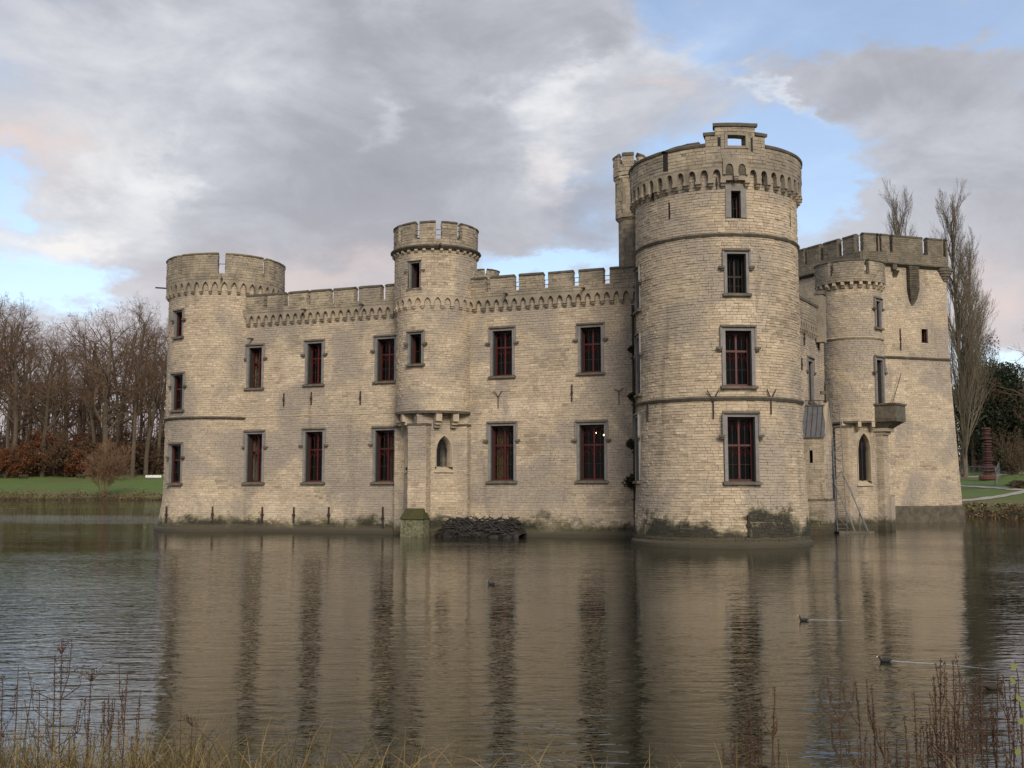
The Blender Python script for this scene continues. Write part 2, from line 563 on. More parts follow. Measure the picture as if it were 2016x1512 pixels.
def lay(surf, s0, s1, z0, z1, holes, parent, mats, rh=(0.12, 0.19), bw=(0.22, 0.5), gap=0.011, depth=0.022, split=True, seed=0, jit=1.0):
    rg = random.Random(seed * 77 + int(z0 * 100) + int(s0 * 10))
    rects = []
    z = z0
    while z < z1 - 0.03:
        h = rg.uniform(*rh)
        if z1 - (z + h) < rh[0] * 0.6:
            h = z1 - z
        za, zb = z, min(z + h, z1)
        hs = [q for q in holes if q[2] < zb - 0.01 and q[3] > za + 0.01]
        full = free_runs(s0, s1, [(q[0], q[1]) for q in hs])
        todo = [(a, b, za, zb) for a, b in full]
        for q in hs:
            if q[3] < zb - 0.03:
                todo.append((max(q[0], s0), min(q[1], s1), q[3], zb))
            if q[2] > za + 0.03:
                todo.append((max(q[0], s0), min(q[1], s1), za, q[2]))
        for a, b, p, r in todo:
            if b - a < 0.03:
                continue
            x = a
            while x < b - 0.02:
                w = rg.uniform(*bw) * (1.35 if rg.random() < 0.12 else 1.0)
                if b - (x + w) < bw[0] * 0.6:
                    w = b - x
                rects.append((x, min(x + w, b), p, r))
                x += w
        z += h
    if not rects:
        return
    A = np.array(rects)
    n_ = len(A)
    g = gap
    cs = np.stack([A[:, 0] + g, A[:, 1] - g, A[:, 1] - g, A[:, 0] + g], 1)
    cz = np.stack([A[:, 2] + g, A[:, 2] + g, A[:, 3] - g, A[:, 3] - g], 1)
    fs = cs + nrg.uniform(-.010, .010, cs.shape) * jit
    fz = cz + nrg.uniform(-.010, .010, cz.shape) * jit
    fo = depth + nrg.normal(0, depth * 0.38, (n_, 1)) * jit + nrg.normal(0, depth * 0.15, (n_, 4)) * jit
    fo = np.maximum(fo, 0.004)
    bs = np.stack([A[:, 0] + g * .3, A[:, 1] - g * .3, A[:, 1] - g * .3, A[:, 0] + g * .3], 1)
    bz = np.stack([A[:, 2] + g * .3, A[:, 2] + g * .3, A[:, 3] - g * .3, A[:, 3] - g * .3], 1)
    P = np.concatenate([surf.fm(fs, fz, fo), surf.fm(bs, bz, np.full_like(bs, -0.004))], 1)
    tone = np.clip(nrg.normal(0.52, 0.17, n_), 0, 1)
    # mended and bleached areas: whole rectangles of wall laid in lighter or greyer stone
    ms_, mz_ = A[:, :2].mean(1), A[:, 2:].mean(1)
    for _ in range(int((s1 - s0) * (z1 - z0) / 11) + 1):
        ws, wz = rg.uniform(.8, 3.0), rg.uniform(.5, 2.2)
        cs_, cz_ = rg.uniform(s0, s1), rg.uniform(z0, z1)
        sel = (np.abs(ms_ - cs_) < ws / 2) & (np.abs(mz_ - cz_) < wz / 2)
        tone[sel] = np.clip(tone[sel] + rg.choice((-.3, -.2, .2, .28)), 0, 1)
    cen = P[:, :4].mean(1)
    nv = np.cross(P[:, 1] - P[:, 0], P[:, 3] - P[:, 0])
    area = np.linalg.norm(nv, axis=1)
    vd = np.array((0, 0, EYE)) - cen
    dist = np.linalg.norm(vd, axis=1)
    score = (nv * vd).sum(1) / dist ** 3
    STONES.append(dict(P=P, tone=tone, score=score if split else score * 0, parent=parent, mats=mats))


SQ = np.array([(0, 1, 2, 3), (0, 4, 5, 1), (1, 5, 6, 2), (2, 6, 7, 3), (3, 7, 4, 0)])


def stone_arrays(P, tone):
    n_ = len(P)
    Q = (SQ[None] + (np.arange(n_) * 8)[:, None, None]).reshape(-1, 4)
    return P.reshape(-1, 3), Q, np.repeat(tone, 8)


def finish_stones(limit=300):
    sc = np.concatenate([b['score'] for b in STONES])
    cut = np.sort(sc)[-limit] if len(sc) > limit else 0
    by = {}
    for b in STONES:
        big = b['score'] >= cut
        for i in np.nonzero(big)[0]:
            V, Q, T = stone_arrays(b['P'][i:i + 1], b['tone'][i:i + 1])
            o = V.mean(0)
            place('stone', mesh_from('stone', V - o, Q, np.zeros(5, int), T, b['mats']), o, b['parent'])
        by.setdefault(b['parent'].name, []).append((b['P'][~big], b['tone'][~big], b['mats'], b['parent']))
    for lst in by.values():
        mats = []
        mb = MB()
        for P, T, ms, par in lst:
            if ms not in mats:
                mats.append(ms)
            if len(P):
                V, Q, tt = stone_arrays(P, T)
                mb.add(V, Q, mats.index(ms), tt)
        mb.build('stonework', mats, lst[0][3], 'stuff')


def backing(mb, surf, s0, s1, z0, z1, holes, o=0.0, mi=0, zcuts=()):
    n_ = max(1, int(math.ceil((s1 - s0) / surf.ds)))
    if isinstance(surf, Drum) and surf.sides:
        w = surf.ds
        k0 = math.ceil((s0 - surf.rot * surf.R0) / w - 1e-6)
        S = {s0, s1} | {surf.rot * surf.R0 + k * w for k in range(k0, k0 + surf.sides + 2) if s0 < surf.rot * surf.R0 + k * w < s1}
    else:
        S = set(np.linspace(s0, s1, n_ + 1))
    Z = {z0, z1} | {z for z in zcuts if z0 < z < z1}
    for h in holes:
        for x in h[:2]:
            if s0 < x < s1:
                S.add(x)
        for x in h[2:]:
            if z0 < x < z1:
                Z.add(x)
    S, Z = np.array(sorted(S)), np.array(sorted(Z))
    G = surf.fm(S[:, None], Z[None, :], o)
    i = np.arange(len(S) * len(Z)).reshape(len(S), len(Z))
    q = []
    for a in range(len(S) - 1):
        ms = (S[a] + S[a + 1]) / 2
        for b in range(len(Z) - 1):
            mz = (Z[b] + Z[b + 1]) / 2
            if any(h[0] < ms < h[1] and h[2] < mz < h[3] for h in holes):
                continue
            q.append((i[a, b], i[a + 1, b], i[a + 1, b + 1], i[a, b + 1]))
    mb.add(G.reshape(-1, 3), q, mi)


def band(mb, surf, s0, s1, prof, mi=0, tone=0.5, closed=True):
    """moulding swept along a surface: prof = list of (o, z)"""
    n_ = max(1, int(math.ceil((s1 - s0) / min(surf.ds, 0.6 if isinstance(surf, Plane) else surf.ds))))
    S = np.linspace(s0, s1, n_ + 1)
    pr = list(prof) + ([prof[0]] if closed else [])
    oo = np.array([p[0] for p in pr])
    zz = np.array([p[1] for p in pr])
    wob = nrg.normal(0, 0.006, (len(S), 1))
    mb.grid(surf.fm(S[:, None], zz[None] + wob, oo[None] + wob), mi, tone)
    if closed and len(prof) == 4:
        for sx in (s0, s1):
            mb.add(surf.fm(sx, zz[:4], oo[:4]), [(0, 1, 2, 3)], mi, tone)


def slab(mb, surf, s0, s1, z0, z1, o0, o1, mi=0, tone=0.5):
    band(mb, surf, s0, s1, [(o0, z0), (o1, z0), (o1, z1), (o0, z1)], mi, tone)


def merlon(surf, s0, s1, z0, z1, thick, mats=None, cop=None, parent=None, coph=0.15, seed=1, proj=0.07):
    """a merlon clad in blocks with its own coping"""
    mats = mats or M_STONE_W
    cop = cop or M_COPING
    mb = MB()
    slab(mb, surf, s0, s1, z0, z1, -thick, 0.0)
    m_ = mb.build('merlon', [M_MORTAR_W], parent or CASTLE)
    lay(surf, s0, s1, z0, z1, [], m_, mats, (0.12, 0.18), (0.2, 0.42), split=False, seed=seed)
    # blocks on the two cheeks
    for sx, sg in ((s0, -1), (s1, 1)):
        a, b = surf.fm(sx, z0, -thick), surf.fm(sx, z0, 0.0)
        pl = Plane(a, b) if sg > 0 else Plane(b, a)
        if np.dot(pl.n, (surf.fm(sx + sg * .1, z0, 0) - b)) < 0:
            pl = Plane(b, a) if sg > 0 else Plane(a, b)
        lay(pl, 0, pl.L, z0, z1, [], m_, mats, (0.14, 0.2), (0.2, 0.3), split=False, seed=seed + 5)
    mb = MB()
    e = 0.008
    c = coph
    prof = [(-thick - proj, z1), (proj, z1), (proj, z1 + c * .45), (0.0 - thick * .3, z1 + c), (-thick * .7, z1 + c), (-thick - proj, z1 + c * .45)]
    band(mb, surf, s0 - e, s1 + e, prof)
    for sx in (s0 - e, s1 + e):
        P = surf.fm(sx, np.array([p[1] for p in prof]), np.array([p[0] for p in prof]))
        mb.add(P, [(0, 1, 2, 5), (5, 2, 3, 4)])
    mb.build('coping', [cop], m_)
    return m_


CORB = {}


def corbel_mesh(proj, w, h, m, kind='step'):
    key = (round(proj, 2), round(w, 2), round(h, 2), m.name, kind)
    if key not in CORB:
        mb = MB()
        if kind == 'step':
            mb.box(IDF, -w / 2, w / 2, -0.05, proj, -h * .36, 0.0, 0, 0.6)
            mb.hexa(np.array([(x, y, z) for x in (-w * .4, w * .4) for y, z in ((-.05, -h * .75), (-.05, -h * .36), (proj * .62, -h * .7), (proj * .8, -h * .36))])
                    [[0, 1, 2, 3, 4, 5, 6, 7]], 0, 0.5)
            mb.hexa(np.array([(x, y, z) for x in (-w * .25, w * .25) for y, z in ((-.05, -h), (-.05, -h * .75), (proj * .25, -h * .95), (proj * .5, -h * .72))]), 0, 0.4)
        else:
            mb.box(IDF, -w / 2, w / 2, -0.05, proj, -h * .45, 0.0, 0, 0.6)
            mb.hexa(np.array([(x, y, z) for x in (-w / 2, w / 2) for y, z in ((-.05, -h), (-.05, -h * .45), (proj * .45, -h * .85), (proj * .85, -h * .45))]), 0, 0.5)
        V = np.concatenate(mb.v)
        CORB[key] = mesh_from('corbel', V, np.concatenate(mb.q), np.concatenate(mb.m), np.concatenate(mb.t), [m])
    return CORB[key]


def arcade(surf, s0, s1, n_, zs, zt, ah, proj, parent, pw=0.17, kind='gothic', ch=0.34, skip=(), mats=None, corb=True, stone_top=None):
    """corbel table: arches cut in a projecting strip, each pier on its own corbel"""
    mats = mats or M_STONE_W
    mb = MB()
    p = (s1 - s0) / n_
    K = 5
    st = 0.0 if kind == 'gothic' else ah * 0.45
    for k in range(n_):
        a = s0 + k * p
        if k in skip:
            slab(mb, surf, a, a + p, zs, zt, 0, proj)
            continue
        hw = (p - pw) / 2
        mid = a + p / 2
        x = np.linspace(-1, 1, 2 * K + 1)
        if kind == 'gothic':
            zz = np.sqrt(np.maximum(4 - (np.abs(x) + 1) ** 2, 0)) / math.sqrt(3) * ah
        else:
            zz = st + np.sqrt(np.maximum(1 - x * x, 0)) * (ah - st)
        ss = np.concatenate([[a, mid - hw], mid + x * hw, [mid + hw, a + p]])
        lo = np.concatenate([[0, 0], zz, [0, 0]]) + zs
        hi = np.full_like(lo, zt)
        mb.grid(np.stack([surf.fm(ss, lo, proj), surf.fm(ss, hi, proj)], 1), 0, nrg.uniform(.35, .65))
        mb.grid(np.stack([surf.fm(ss, lo, proj), surf.fm(ss, lo, -0.02)], 1), 0, 0.45)
    slab(mb, surf, s0, s1, zt - 0.002, zt + 0.03, -0.02, proj + 0.012, 0, 0.6)
    ob = mb.build('corbel_arcade', [mats], parent)
    if corb:
        me = corbel_mesh(proj + 0.03, pw + 0.05, ch, mats)
        for k in range(n_ + 1):
            inst('corbel', me, surf.frame(s0 + k * p, zs), parent)
    return ob


# ------------------------------------------------------------------ windows
def arch_pts(xa, xb, z, h, n_=7):
    x = np.linspace(-1, 1, n_)
    return [((xa + xb) / 2 + t * (xb - xa) / 2, z + math.sqrt(max(4 - (abs(t) + 1) ** 2, 0)) / math.sqrt(3) * h) for t in x]


def window(surf, s, z0, z1, w, j=0.15, hood=True, lights=2, tracery=True, stop=0.26, room=1.8, curtain=None, bulbs=(), surround=None, sill=True, setback=0.46, frame_mat=None, transom=0.64, grid_bars=True, label=None, depth=0.6):
    """returns the hole it needs; builds window > surround, hood_mould, sill, frame, pane, room"""
    sm = surround or M_BLUE
    fr = upright(surf, s, z0)
    o = empty('window', fr.P((0, 0, z0)), parent=CASTLE)
    if label:
        o['label'] = label
    hw = w / 2
    mb = MB()
    for sg in (-1, 1):
        a, b = sorted((sg * hw, sg * (hw + j)))
        mb.box(fr, a, b, -depth, 0.045, z0 - .02, z1 + j, 0, nrg.uniform(.4, .6))
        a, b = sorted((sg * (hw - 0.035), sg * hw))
        mb.box(fr, a, b, -depth, -0.09, z0 - .02, z1, 1, 0.42)  # inner reveal strip, darkened in colour for the shade of the recess
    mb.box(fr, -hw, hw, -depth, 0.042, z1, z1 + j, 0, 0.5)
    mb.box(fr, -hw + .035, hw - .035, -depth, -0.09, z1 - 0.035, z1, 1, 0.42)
    mb.build('surround', [sm, M_REVEAL_SHADE], o)
    if hood:
        mb = MB()
        q = hw + j
        zt = z1 + j
        zs = z1 - (z1 - z0) * stop
        hexp = [(-q - .07, 0.0, zt), (-q - .07, 0.0, zt + .11), (-q - .07, .15, zt), (-q - .07, .06, zt + .11), (q + .07, 0, zt), (q + .07, 0, zt + .11), (q + .07, .15, zt), (q + .07, .06, zt + .11)]
        mb.hexa(fr.P(hexp), 1)
        for sg in (-1, 1):
            a, b = sorted((sg * q, sg * (q + .085)))
            mb.box(fr, a, b, 0.0, 0.10, zs, zt - .002, 0, 0.5)
            a, b = sorted((sg * (q - .01), sg * (q + .26)))
            mb.box(fr, a, b, 0.0, 0.13, zs - .11, zs + .002, 1, 0.5, 0.008)
            a, b = sorted((sg * (q + .01), sg * (q + .17)))
            mb.box(fr, a, b, 0.0, 0.09, zs - .19, zs - .112, 1, 0.4, 0.008)
        mb.build('hood_mould', [sm, M_SILL], o)
    if sill:
        mb = MB()
        q = hw + j + .09
        mb.hexa(fr.P([(x, y, z) for x in (-q, q) for y, z in ((-depth, z0 - .17), (-depth, z0 + .01), (.17, z0 - .17), (.15, z0 - .05))]), 0, .5)
        mb.build('sill', [M_SILL], o)
    fm_ = frame_mat or M_RED
    y0, y1 = -setback - .07, -setback
    iw = hw - .035
    mb = MB()
    fb = 0.062
    mb.box(fr, -iw, -iw + fb, y0, y1, z0, z1 - .035)
    mb.box(fr, iw - fb, iw, y0, y1, z0, z1 - .035)
    mb.box(fr, -iw + fb, iw - fb, y0, y1, z1 - .035 - fb, z1 - .035)
    mb.box(fr, -iw + fb, iw - fb, y0, y1, z0, z0 + fb * 1.3)
    zt = z0 + (z1 - z0) * transom
    cols = [(-iw + fb, iw - fb)]
    rows = [(z0 + fb * 1.3, z1 - .035 - fb)]
    if lights == 2:
        mb.box(fr, -.045, .045, y0 - .01, y1 + .02, z0 + fb * 1.3, z1 - .035 - fb)
        cols = [(-iw + fb, -.045), (.045, iw - fb)]
    if transom:
        for a, b in cols:
            mb.box(fr, a, b, y0, y1 + .01, zt - .045, zt + .045)
        rows = [(z0 + fb * 1.3, zt - .045), (zt + .045, z1 - .035 - fb)]
    ym = (y0 + y1) / 2
    if tracery:
        for a, b in cols:
            for zr0, zr1 in rows:
                hh = min((b - a) * 0.9, (zr1 - zr0) * .45)
                zb = zr1 - hh
                m_ = (a + b) / 2
                for xa, xb, hz in ((a, b, hh * .96), (a, m_, hh * .6), (m_, b, hh * .6)):
                    zb2 = zb if hz > hh * .9 else zb - hh * .12
                    pts = [fr.P((x, ym, z)) for x, z in arch_pts(xa, xb, zb2, hz)]
                    mb.tube(pts, 0.016, 4)
    if grid_bars:
        for a, b in cols:
            m_ = (a + b) / 2
            for zr0, zr1 in rows:
                mb.box(fr, m_ - .010, m_ + .010, ym - .012, ym + .012, zr0, zr1 - .02, 1)
            zz = rows[0][0] + (rows[0][1] - rows[0][0]) * .45
            mb.box(fr, a, b, ym - .010, ym + .010, zz - .010, zz + .010, 1)
    mb.build('frame', [fm_, M_IRON], o)
    for a, b in cols:
        for zr0, zr1 in rows:
            pb = MB()
            pb.box(fr, a - .01, b + .01, ym - .005, ym + .005, zr0 - .01, zr1 + .01)
            pb.build('pane', [M_GLASS], o)
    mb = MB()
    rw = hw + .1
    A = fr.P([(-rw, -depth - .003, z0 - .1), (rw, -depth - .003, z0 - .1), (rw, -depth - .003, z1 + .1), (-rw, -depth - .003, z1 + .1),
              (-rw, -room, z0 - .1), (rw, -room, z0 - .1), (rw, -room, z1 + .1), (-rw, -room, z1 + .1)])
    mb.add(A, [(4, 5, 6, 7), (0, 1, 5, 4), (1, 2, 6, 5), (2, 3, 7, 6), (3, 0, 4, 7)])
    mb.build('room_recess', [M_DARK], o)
    if curtain:
        mb = MB()
        xa, xb = curtain[0] * iw, curtain[1] * iw
        X = np.linspace(xa, xb, 13)
        Y = -setback - .22 + .03 * np.sin(X * 38)
        P = np.stack([fr.P(np.stack([X, Y, np.full_like(X, z)], -1)) for z in (z0 + .02, z1 - .05)], 1)
        mb.grid(P)
        mb.build('curtain', [M_CURTAIN], o)
    for bx, bz in bulbs:
        mb = MB()
        c = fr.P((bx * iw, -setback - .35, z0 + (z1 - z0) * bz))
        mb.tube([c + (0, 0, -.035), c + (0, 0, -.02), c + (0, 0, .02), c + (0, 0, .035)], [.012, .032, .032, .012], 6)
        mb.build('light_bulb', [M_BULB], o)
    q = hw + j
    return (s - q, s + q, z0 - .05, z1 + j)


def lancet(surf, s, z0, zsp, zap, w, depth=0.42, sm=None, wide=0.16):
    """small pointed window in a dressed surround; returns its hole"""
    sm = sm or M_DRESSED
    fr = upright(surf, s, z0)
    o = empty('window', fr.P((0, 0, z0)), parent=CASTLE)
    hw = w / 2
    def prof(k, grow, y):
        a = arch_pts(-hw - grow, hw + grow, zsp, zap - zsp + grow * 1.15, 13)
        pts = [(-hw - grow, z0 - (0 if grow < .02 else 0.0))] + a + [(hw + grow, z0)]
        return fr.P([(x, y, z) for x, z in pts])
    mb = MB()
    rings = [prof(0, wide + .05, -0.05), prof(0, wide + .05, 0.06), prof(0, wide, 0.06), prof(0, wide * .45, -0.12), prof(0, wide * .4, -.16), prof(0, 0, -depth)]
    mb.grid(np.stack(rings, 0), 0, 0.62)
    # flat infill between the arch and the square hole
    ap = prof(0, wide + .05, 0.0)
    top = [fr.P((x, 0.0, zap + wide + .14)) for x in [-hw - wide - .05] + [p[0] for p in arch_pts(-hw - wide - .05, hw + wide + .05, 0, 1, 13)] + [hw + wide + .05]]
    mb.grid(np.stack([ap, np.array(top)], 0), 0, 0.5)
    mb.build('surround', [sm], o)
    mb = MB()
    q = hw + wide + .1
    mb.hexa(fr.P([(x, y, z) for x in (-q, q) for y, z in ((-depth, z0 - .3), (-depth, z0 + .04), (.12, z0 - .3), (.1, z0 - .24))]), 0, .6)
    mb.build('sill', [sm], o)
    mb = MB()
    inner = arch_pts(-hw, hw, zsp, zap - zsp, 13)
    yb = -depth + .1
    lo = fr.P([(x, yb, z0) for x, z in inner])
    hi = fr.P([(x, yb, z) for x, z in inner])
    pm = MB()
    pm.grid(np.stack([hi, lo], 0))
    pm.build('pane', [M_GLASS], o)
    mb.box(fr, -.022, .022, yb - .02, yb + .02, z0, zsp + (zap - zsp) * .5)
    mb.tube([fr.P((x, yb, z)) for x, z in arch_pts(-hw + .02, hw - .02, zsp, zap - zsp - .03, 9)], .025, 4)
    for k in (-1, 1):
        mb.tube([fr.P((x, yb, z)) for x, z in arch_pts(min(0, k * hw), max(0, k * hw), zsp - .1, (zap - zsp) * .5, 7)], .016, 4)
    th = np.linspace(0, 2 * math.pi, 11)
    mb.tube([fr.P((math.cos(t) * hw * .34, yb, zsp + (zap - zsp) * .45 + math.sin(t) * hw * .34)) for t in th], .016, 4)
    mb.build('frame', [M_IRON], o)
    mb = MB()
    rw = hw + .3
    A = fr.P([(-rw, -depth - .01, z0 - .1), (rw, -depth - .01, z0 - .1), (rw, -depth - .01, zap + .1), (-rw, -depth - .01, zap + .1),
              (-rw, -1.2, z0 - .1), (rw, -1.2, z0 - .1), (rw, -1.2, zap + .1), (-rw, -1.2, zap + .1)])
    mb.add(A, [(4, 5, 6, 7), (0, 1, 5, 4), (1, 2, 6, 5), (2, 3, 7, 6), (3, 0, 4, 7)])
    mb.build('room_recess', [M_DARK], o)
    return (s - hw - wide - .05, s + hw + wide + .05, z0 - .3, zap + wide + .14)


def slit(surf, s, z0, z1, w, parent):
    """arrow slit: a dark recess with dressed edges; returns its hole"""
    fr = upright(surf, s, z0)
    mb = MB()
    hw = w / 2
    e = .015
    for a, b in ((-hw - e, -hw), (hw, hw + e)):
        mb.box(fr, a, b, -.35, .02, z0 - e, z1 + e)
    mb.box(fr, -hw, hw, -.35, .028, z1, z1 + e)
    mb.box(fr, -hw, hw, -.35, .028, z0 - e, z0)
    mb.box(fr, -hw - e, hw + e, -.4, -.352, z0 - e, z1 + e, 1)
    mb.build('arrow_slit', [M_REVEAL_SHADE, M_DARK], parent)
    return (s - hw - e, s + hw + e, z0 - e, z1 + e)


def anchor(surf, u, v0, v1, parent, fork=0, w=0.05):
    """wall anchor: bar, knuckle, and forked arms where the bar is Y shaped"""
    s, zt = surf.px(u, v0)
    _, zb = surf.px(u, v1)
    fr = upright(surf, s, zb)
    y = 0.075
    mb = MB()
    if fork:
        zf = zt - (zt - zb) * fork
        mb.tube([fr.P((0, y, zb)), fr.P((0, y, zf))], w * .55, 6)
        for sg in (-1, 1):
            mb.tube([fr.P((0, y, zf)), fr.P((sg * .12, y + .03, (zf + zt) / 2)), fr.P((sg * .26, y + .05, zt))], [w * .6, w * .5, w * .4], 6)
    else:
        mb.box(fr, -w * .5, w * .5, .02, y + .03, zb, zt, 0, .5, .006)
        zm = (zb + zt) / 2
        mb.box(fr, -w * .95, w * .95, .02, y + .06, zm - .06, zm + .06)
    mb.build('wall_anchor', [M_IRON], parent)


def spout(surf, u, v, parent, L=0.55):
    s, z = surf.px(u, v)
    fr = upright(surf, s, z)
    mb = MB()
    mb.tube([fr.P((0, -.1, z)), fr.P((0, L * .7, z - .02)), fr.P((0, L, z - .08))], [.075, .065, .05], 6)
    mb.build('water_spout', [M_COPING], parent)


class Off:
    """the same wall face moved outward"""
    def __init__(self, surf, off):
        self.b, self.off, self.ds = surf, off, surf.ds

    def fm(self, s, z, o):
        return self.b.fm(s, z, np.asarray(o, float) + self.off)

    def frame(self, s, z=0.0, o=0.0):
        f = self.b.frame(s, z, 0.0)
        return Frame(f.P((0, self.off + o, 0)), f.ex, f.ey)


# ------------------------------------------------------------------ THE SETTING: water and ground
POND = np.array([(-260, 6.2), (-12, 6.4), (-4, 6.7), (5, 6.6), (12, 6.2), (52, 9), (66, 40), (41, 78), (41.5, 94), (35.5, 104), (33, 125), (10, 160), (-30, 196), (-85, 199), (-160, 201), (-260, 205)], float)


def pond_dist(X, Y):
    """signed distance to the pond edge, positive on land"""
    d = np.full(X.shape, 1e9)
    ins = np.zeros(X.shape, bool)
    n_ = len(POND)
    for i in range(n_):
        a, b = POND[i], POND[(i + 1) % n_]
        e = b - a
        t = np.clip(((X - a[0]) * e[0] + (Y - a[1]) * e[1]) / (e @ e), 0, 1)
        d = np.minimum(d, np.hypot(X - a[0] - t * e[0], Y - a[1] - t * e[1]))
        c = ((a[1] > Y) != (b[1] > Y)) & (X < (b[0] - a[0]) * (Y - a[1]) / (b[1] - a[1] + 1e-12) + a[0])
        ins ^= c
    return np.where(ins, -d, d)


def ground_z(X, Y):
    X, Y = np.asarray(X, float), np.asarray(Y, float)
    w = 0.5 * np.sin(X * .9 + 1.3 * np.sin(Y * .33)) + 0.35 * np.sin(X * 2.3 + Y * 1.1)
    d = pond_dist(X, Y) + np.where(Y > 20, w * .8, w * .12)
    near = Y < 20
    bank = np.where(near, 1.24 * np.clip(d / 1.15, 0, 1) ** .8, 0.75 * np.clip(d / 1.1, 0, 1) ** .8)
    far = np.where(near, 0, np.clip(d - 1.0, 0, 46) * 0.10 + np.clip(d - 47, 0, 400) * 0.012)
    z = np.where(d > 0, bank + far, np.maximum(d * 0.5, -1.6))
    return z + np.where(d > 1.2, 0.05 * np.sin(X * .7) * np.sin(Y * .8), 0)


gx = np.concatenate([np.linspace(-900, -180, 13)[:-1], np.linspace(-180, -30, 120)[:-1], np.linspace(-30, -9, 50)[:-1], np.linspace(-9, 9, 90)[:-1], np.linspace(9, 80, 170)[:-1], np.linspace(80, 900, 14)])
gy = np.concatenate([np.linspace(-300, -2, 10)[:-1], np.linspace(-2, 10, 60)[:-1], np.linspace(10, 75, 40)[:-1], np.linspace(75, 135, 140)[:-1], np.linspace(135, 193, 30)[:-1], np.linspace(193, 206, 40)[:-1], np.linspace(206, 260, 50)[:-1], np.linspace(260, 1800, 18)])
GX, GY = np.meshgrid(gx, gy, indexing='ij')
M_GROUND, n, pos = mat('grass_ground')
nb = n.noise(pos, 0.35, 6, 0.65, 0.4)
nf = n.noise(pos, 3.0, 6, 0.7)
z = n.n('ShaderNodeSeparateXYZ', {0: pos}).outputs[2]
c = n.mix(n.sstep(nb, 0.4, 0.65), (0.062, 0.125, 0.016), (0.09, 0.14, 0.024))
c = n.mix(n.sstep(nf, 0.45, 0.75), c, (0.11, 0.105, 0.03))
np_ = n.noise(pos, 0.09, 6, 0.7, 0.5)
c = n.mix(n.math('MULTIPLY', n.sstep(np_, 0.46, 0.66), 0.75), c, (0.105, 0.085, 0.035))
zz = n.math('ADD', z, n.math('MULTIPLY', n.math('SUBTRACT', nb, 0.5), 1.0))
c = n.mix(n.sstep(zz, 1.7, 1.0), c, (0.115, 0.105, 0.035))
c = n.mix(n.sstep(zz, 0.75, 0.3), c, (0.045, 0.033, 0.017))
zl = n.math('ADD', z, n.math('MULTIPLY', n.math('SUBTRACT', nb, 0.5), 1.6))
c = n.mix(n.sstep(zl, 4.9, 5.6), c, (0.085, 0.042, 0.018))     # leaf litter under the wood
finish(n, c, 0.95, n.math('ADD', nf, n.noise(pos, 14, 4, 0.7)), 0.06)
g = MB()
g.grid(np.stack([GX, GY, ground_z(GX, GY)], -1))
g.build('ground', [M_GROUND], None, 'structure', True, (0, 60, 0))

M_WATER, n, pos = mat('pond_water')
w1 = n.noise(n.mapping(pos, (0.9, 2.6, 1)), 1.15, 3, 0.55, 0.25)
w2 = n.noise(n.mapping(pos, (1.5, 3.6, 1), (7, 3, 0)), 2.6, 2, 0.5, 0.2)
w3 = n.noise(n.mapping(pos, (0.30, 0.7, 1), (2, 9, 0)), 1.0, 2, 0.5)
calm = n.noise(n.mapping(pos, (0.05, 0.09, 1)), 1.0, 3, 0.6)
amp = n.math('ADD', n.math('MULTIPLY', n.sstep(calm, 0.38, 0.62), 0.7), 0.5)
sp_ = n.n('ShaderNodeSeparateXYZ', {0: pos})
# a lane of wind ruffled water across the far left of the pond
ly = n.math('SUBTRACT', sp_.outputs[1], n.math('ADD', 91.0, n.math('MULTIPLY', n.math('SUBTRACT', calm, 0.5), 26.0)))
lane = n.math('EXPONENT', n.math('MULTIPLY', n.math('MULTIPLY', ly, ly), -0.016))
lane = n.math('MULTIPLY', lane, n.sstep(sp_.outputs[0], -18.0, -24.0))
amp = n.math('ADD', amp, n.math('MULTIPLY', lane, 5.0))
# the open water either side of the castle is ruffled more than its sheltered front
wx_ = n.math('ADD', sp_.outputs[0], n.math('MULTIPLY', n.math('SUBTRACT', calm, 0.5), 16.0))
amp = n.math('ADD', amp, n.math('MULTIPLY', n.math('ADD', n.sstep(wx_, -3.0, -11.0), n.sstep(wx_, 11.0, 17.0)), n.math('MULTIPLY', n.sstep(sp_.outputs[1], 52.0, 30.0), 1.1)))
hgt = n.math('MULTIPLY', n.math('ADD', n.math('ADD', w1, n.math('MULTIPLY', w2, 0.22)), n.math('MULTIPLY', w3, 0.5)), amp)
bp = n.n('ShaderNodeBump', {'Height': hgt, 'Distance': 0.021, 'Strength': 1.0})
murk = n.mix(n.sstep(calm, 0.35, 0.65), (0.015, 0.0155, 0.0075), (0.019, 0.0185, 0.009))
b = n.n('ShaderNodeBsdfPrincipled', {'Base Color': murk, 'Roughness': 0.025, 'IOR': 1.42, 'Normal': bp.outputs[0]})
n.n('ShaderNodeOutputMaterial', {'Surface': b.outputs[0]})
wm = MB()
wx, wy = np.linspace(-262, 70, 30), np.linspace(3, 206, 30)
WX, WY = np.meshgrid(wx, wy, indexing='ij')
wm.grid(np.stack([WX, WY, np.zeros_like(WX)], -1))
wm.build('pond_water', [M_WATER], None, 'structure', False, (0, 60, 0))

# ------------------------------------------------------------------ THE CASTLE
CASTLE = empty('castle', (0, 58, 0), 'large cream stone castle with round crenellated towers standing in the pond', 'castle')

WALL = Plane(on_water(465, 1045.5), on_water(1240, 1060))
T1 = Drum(-18.59, 68.5, 3.5, lambda z: 3.5 + 0.32 * np.clip((2.3 - z) / 2.3, 0, 1) ** 1.2)
T2 = Drum(-4.42, 61.0, 2.22)
T4 = Drum(10.13, 52.2, 3.92, lambda z: 3.92 + 0.25 * np.clip((6.6 - z) / 6.6, 0, 1) ** 1.3)
T5 = Drum(21.95, 68.36, 1.87)


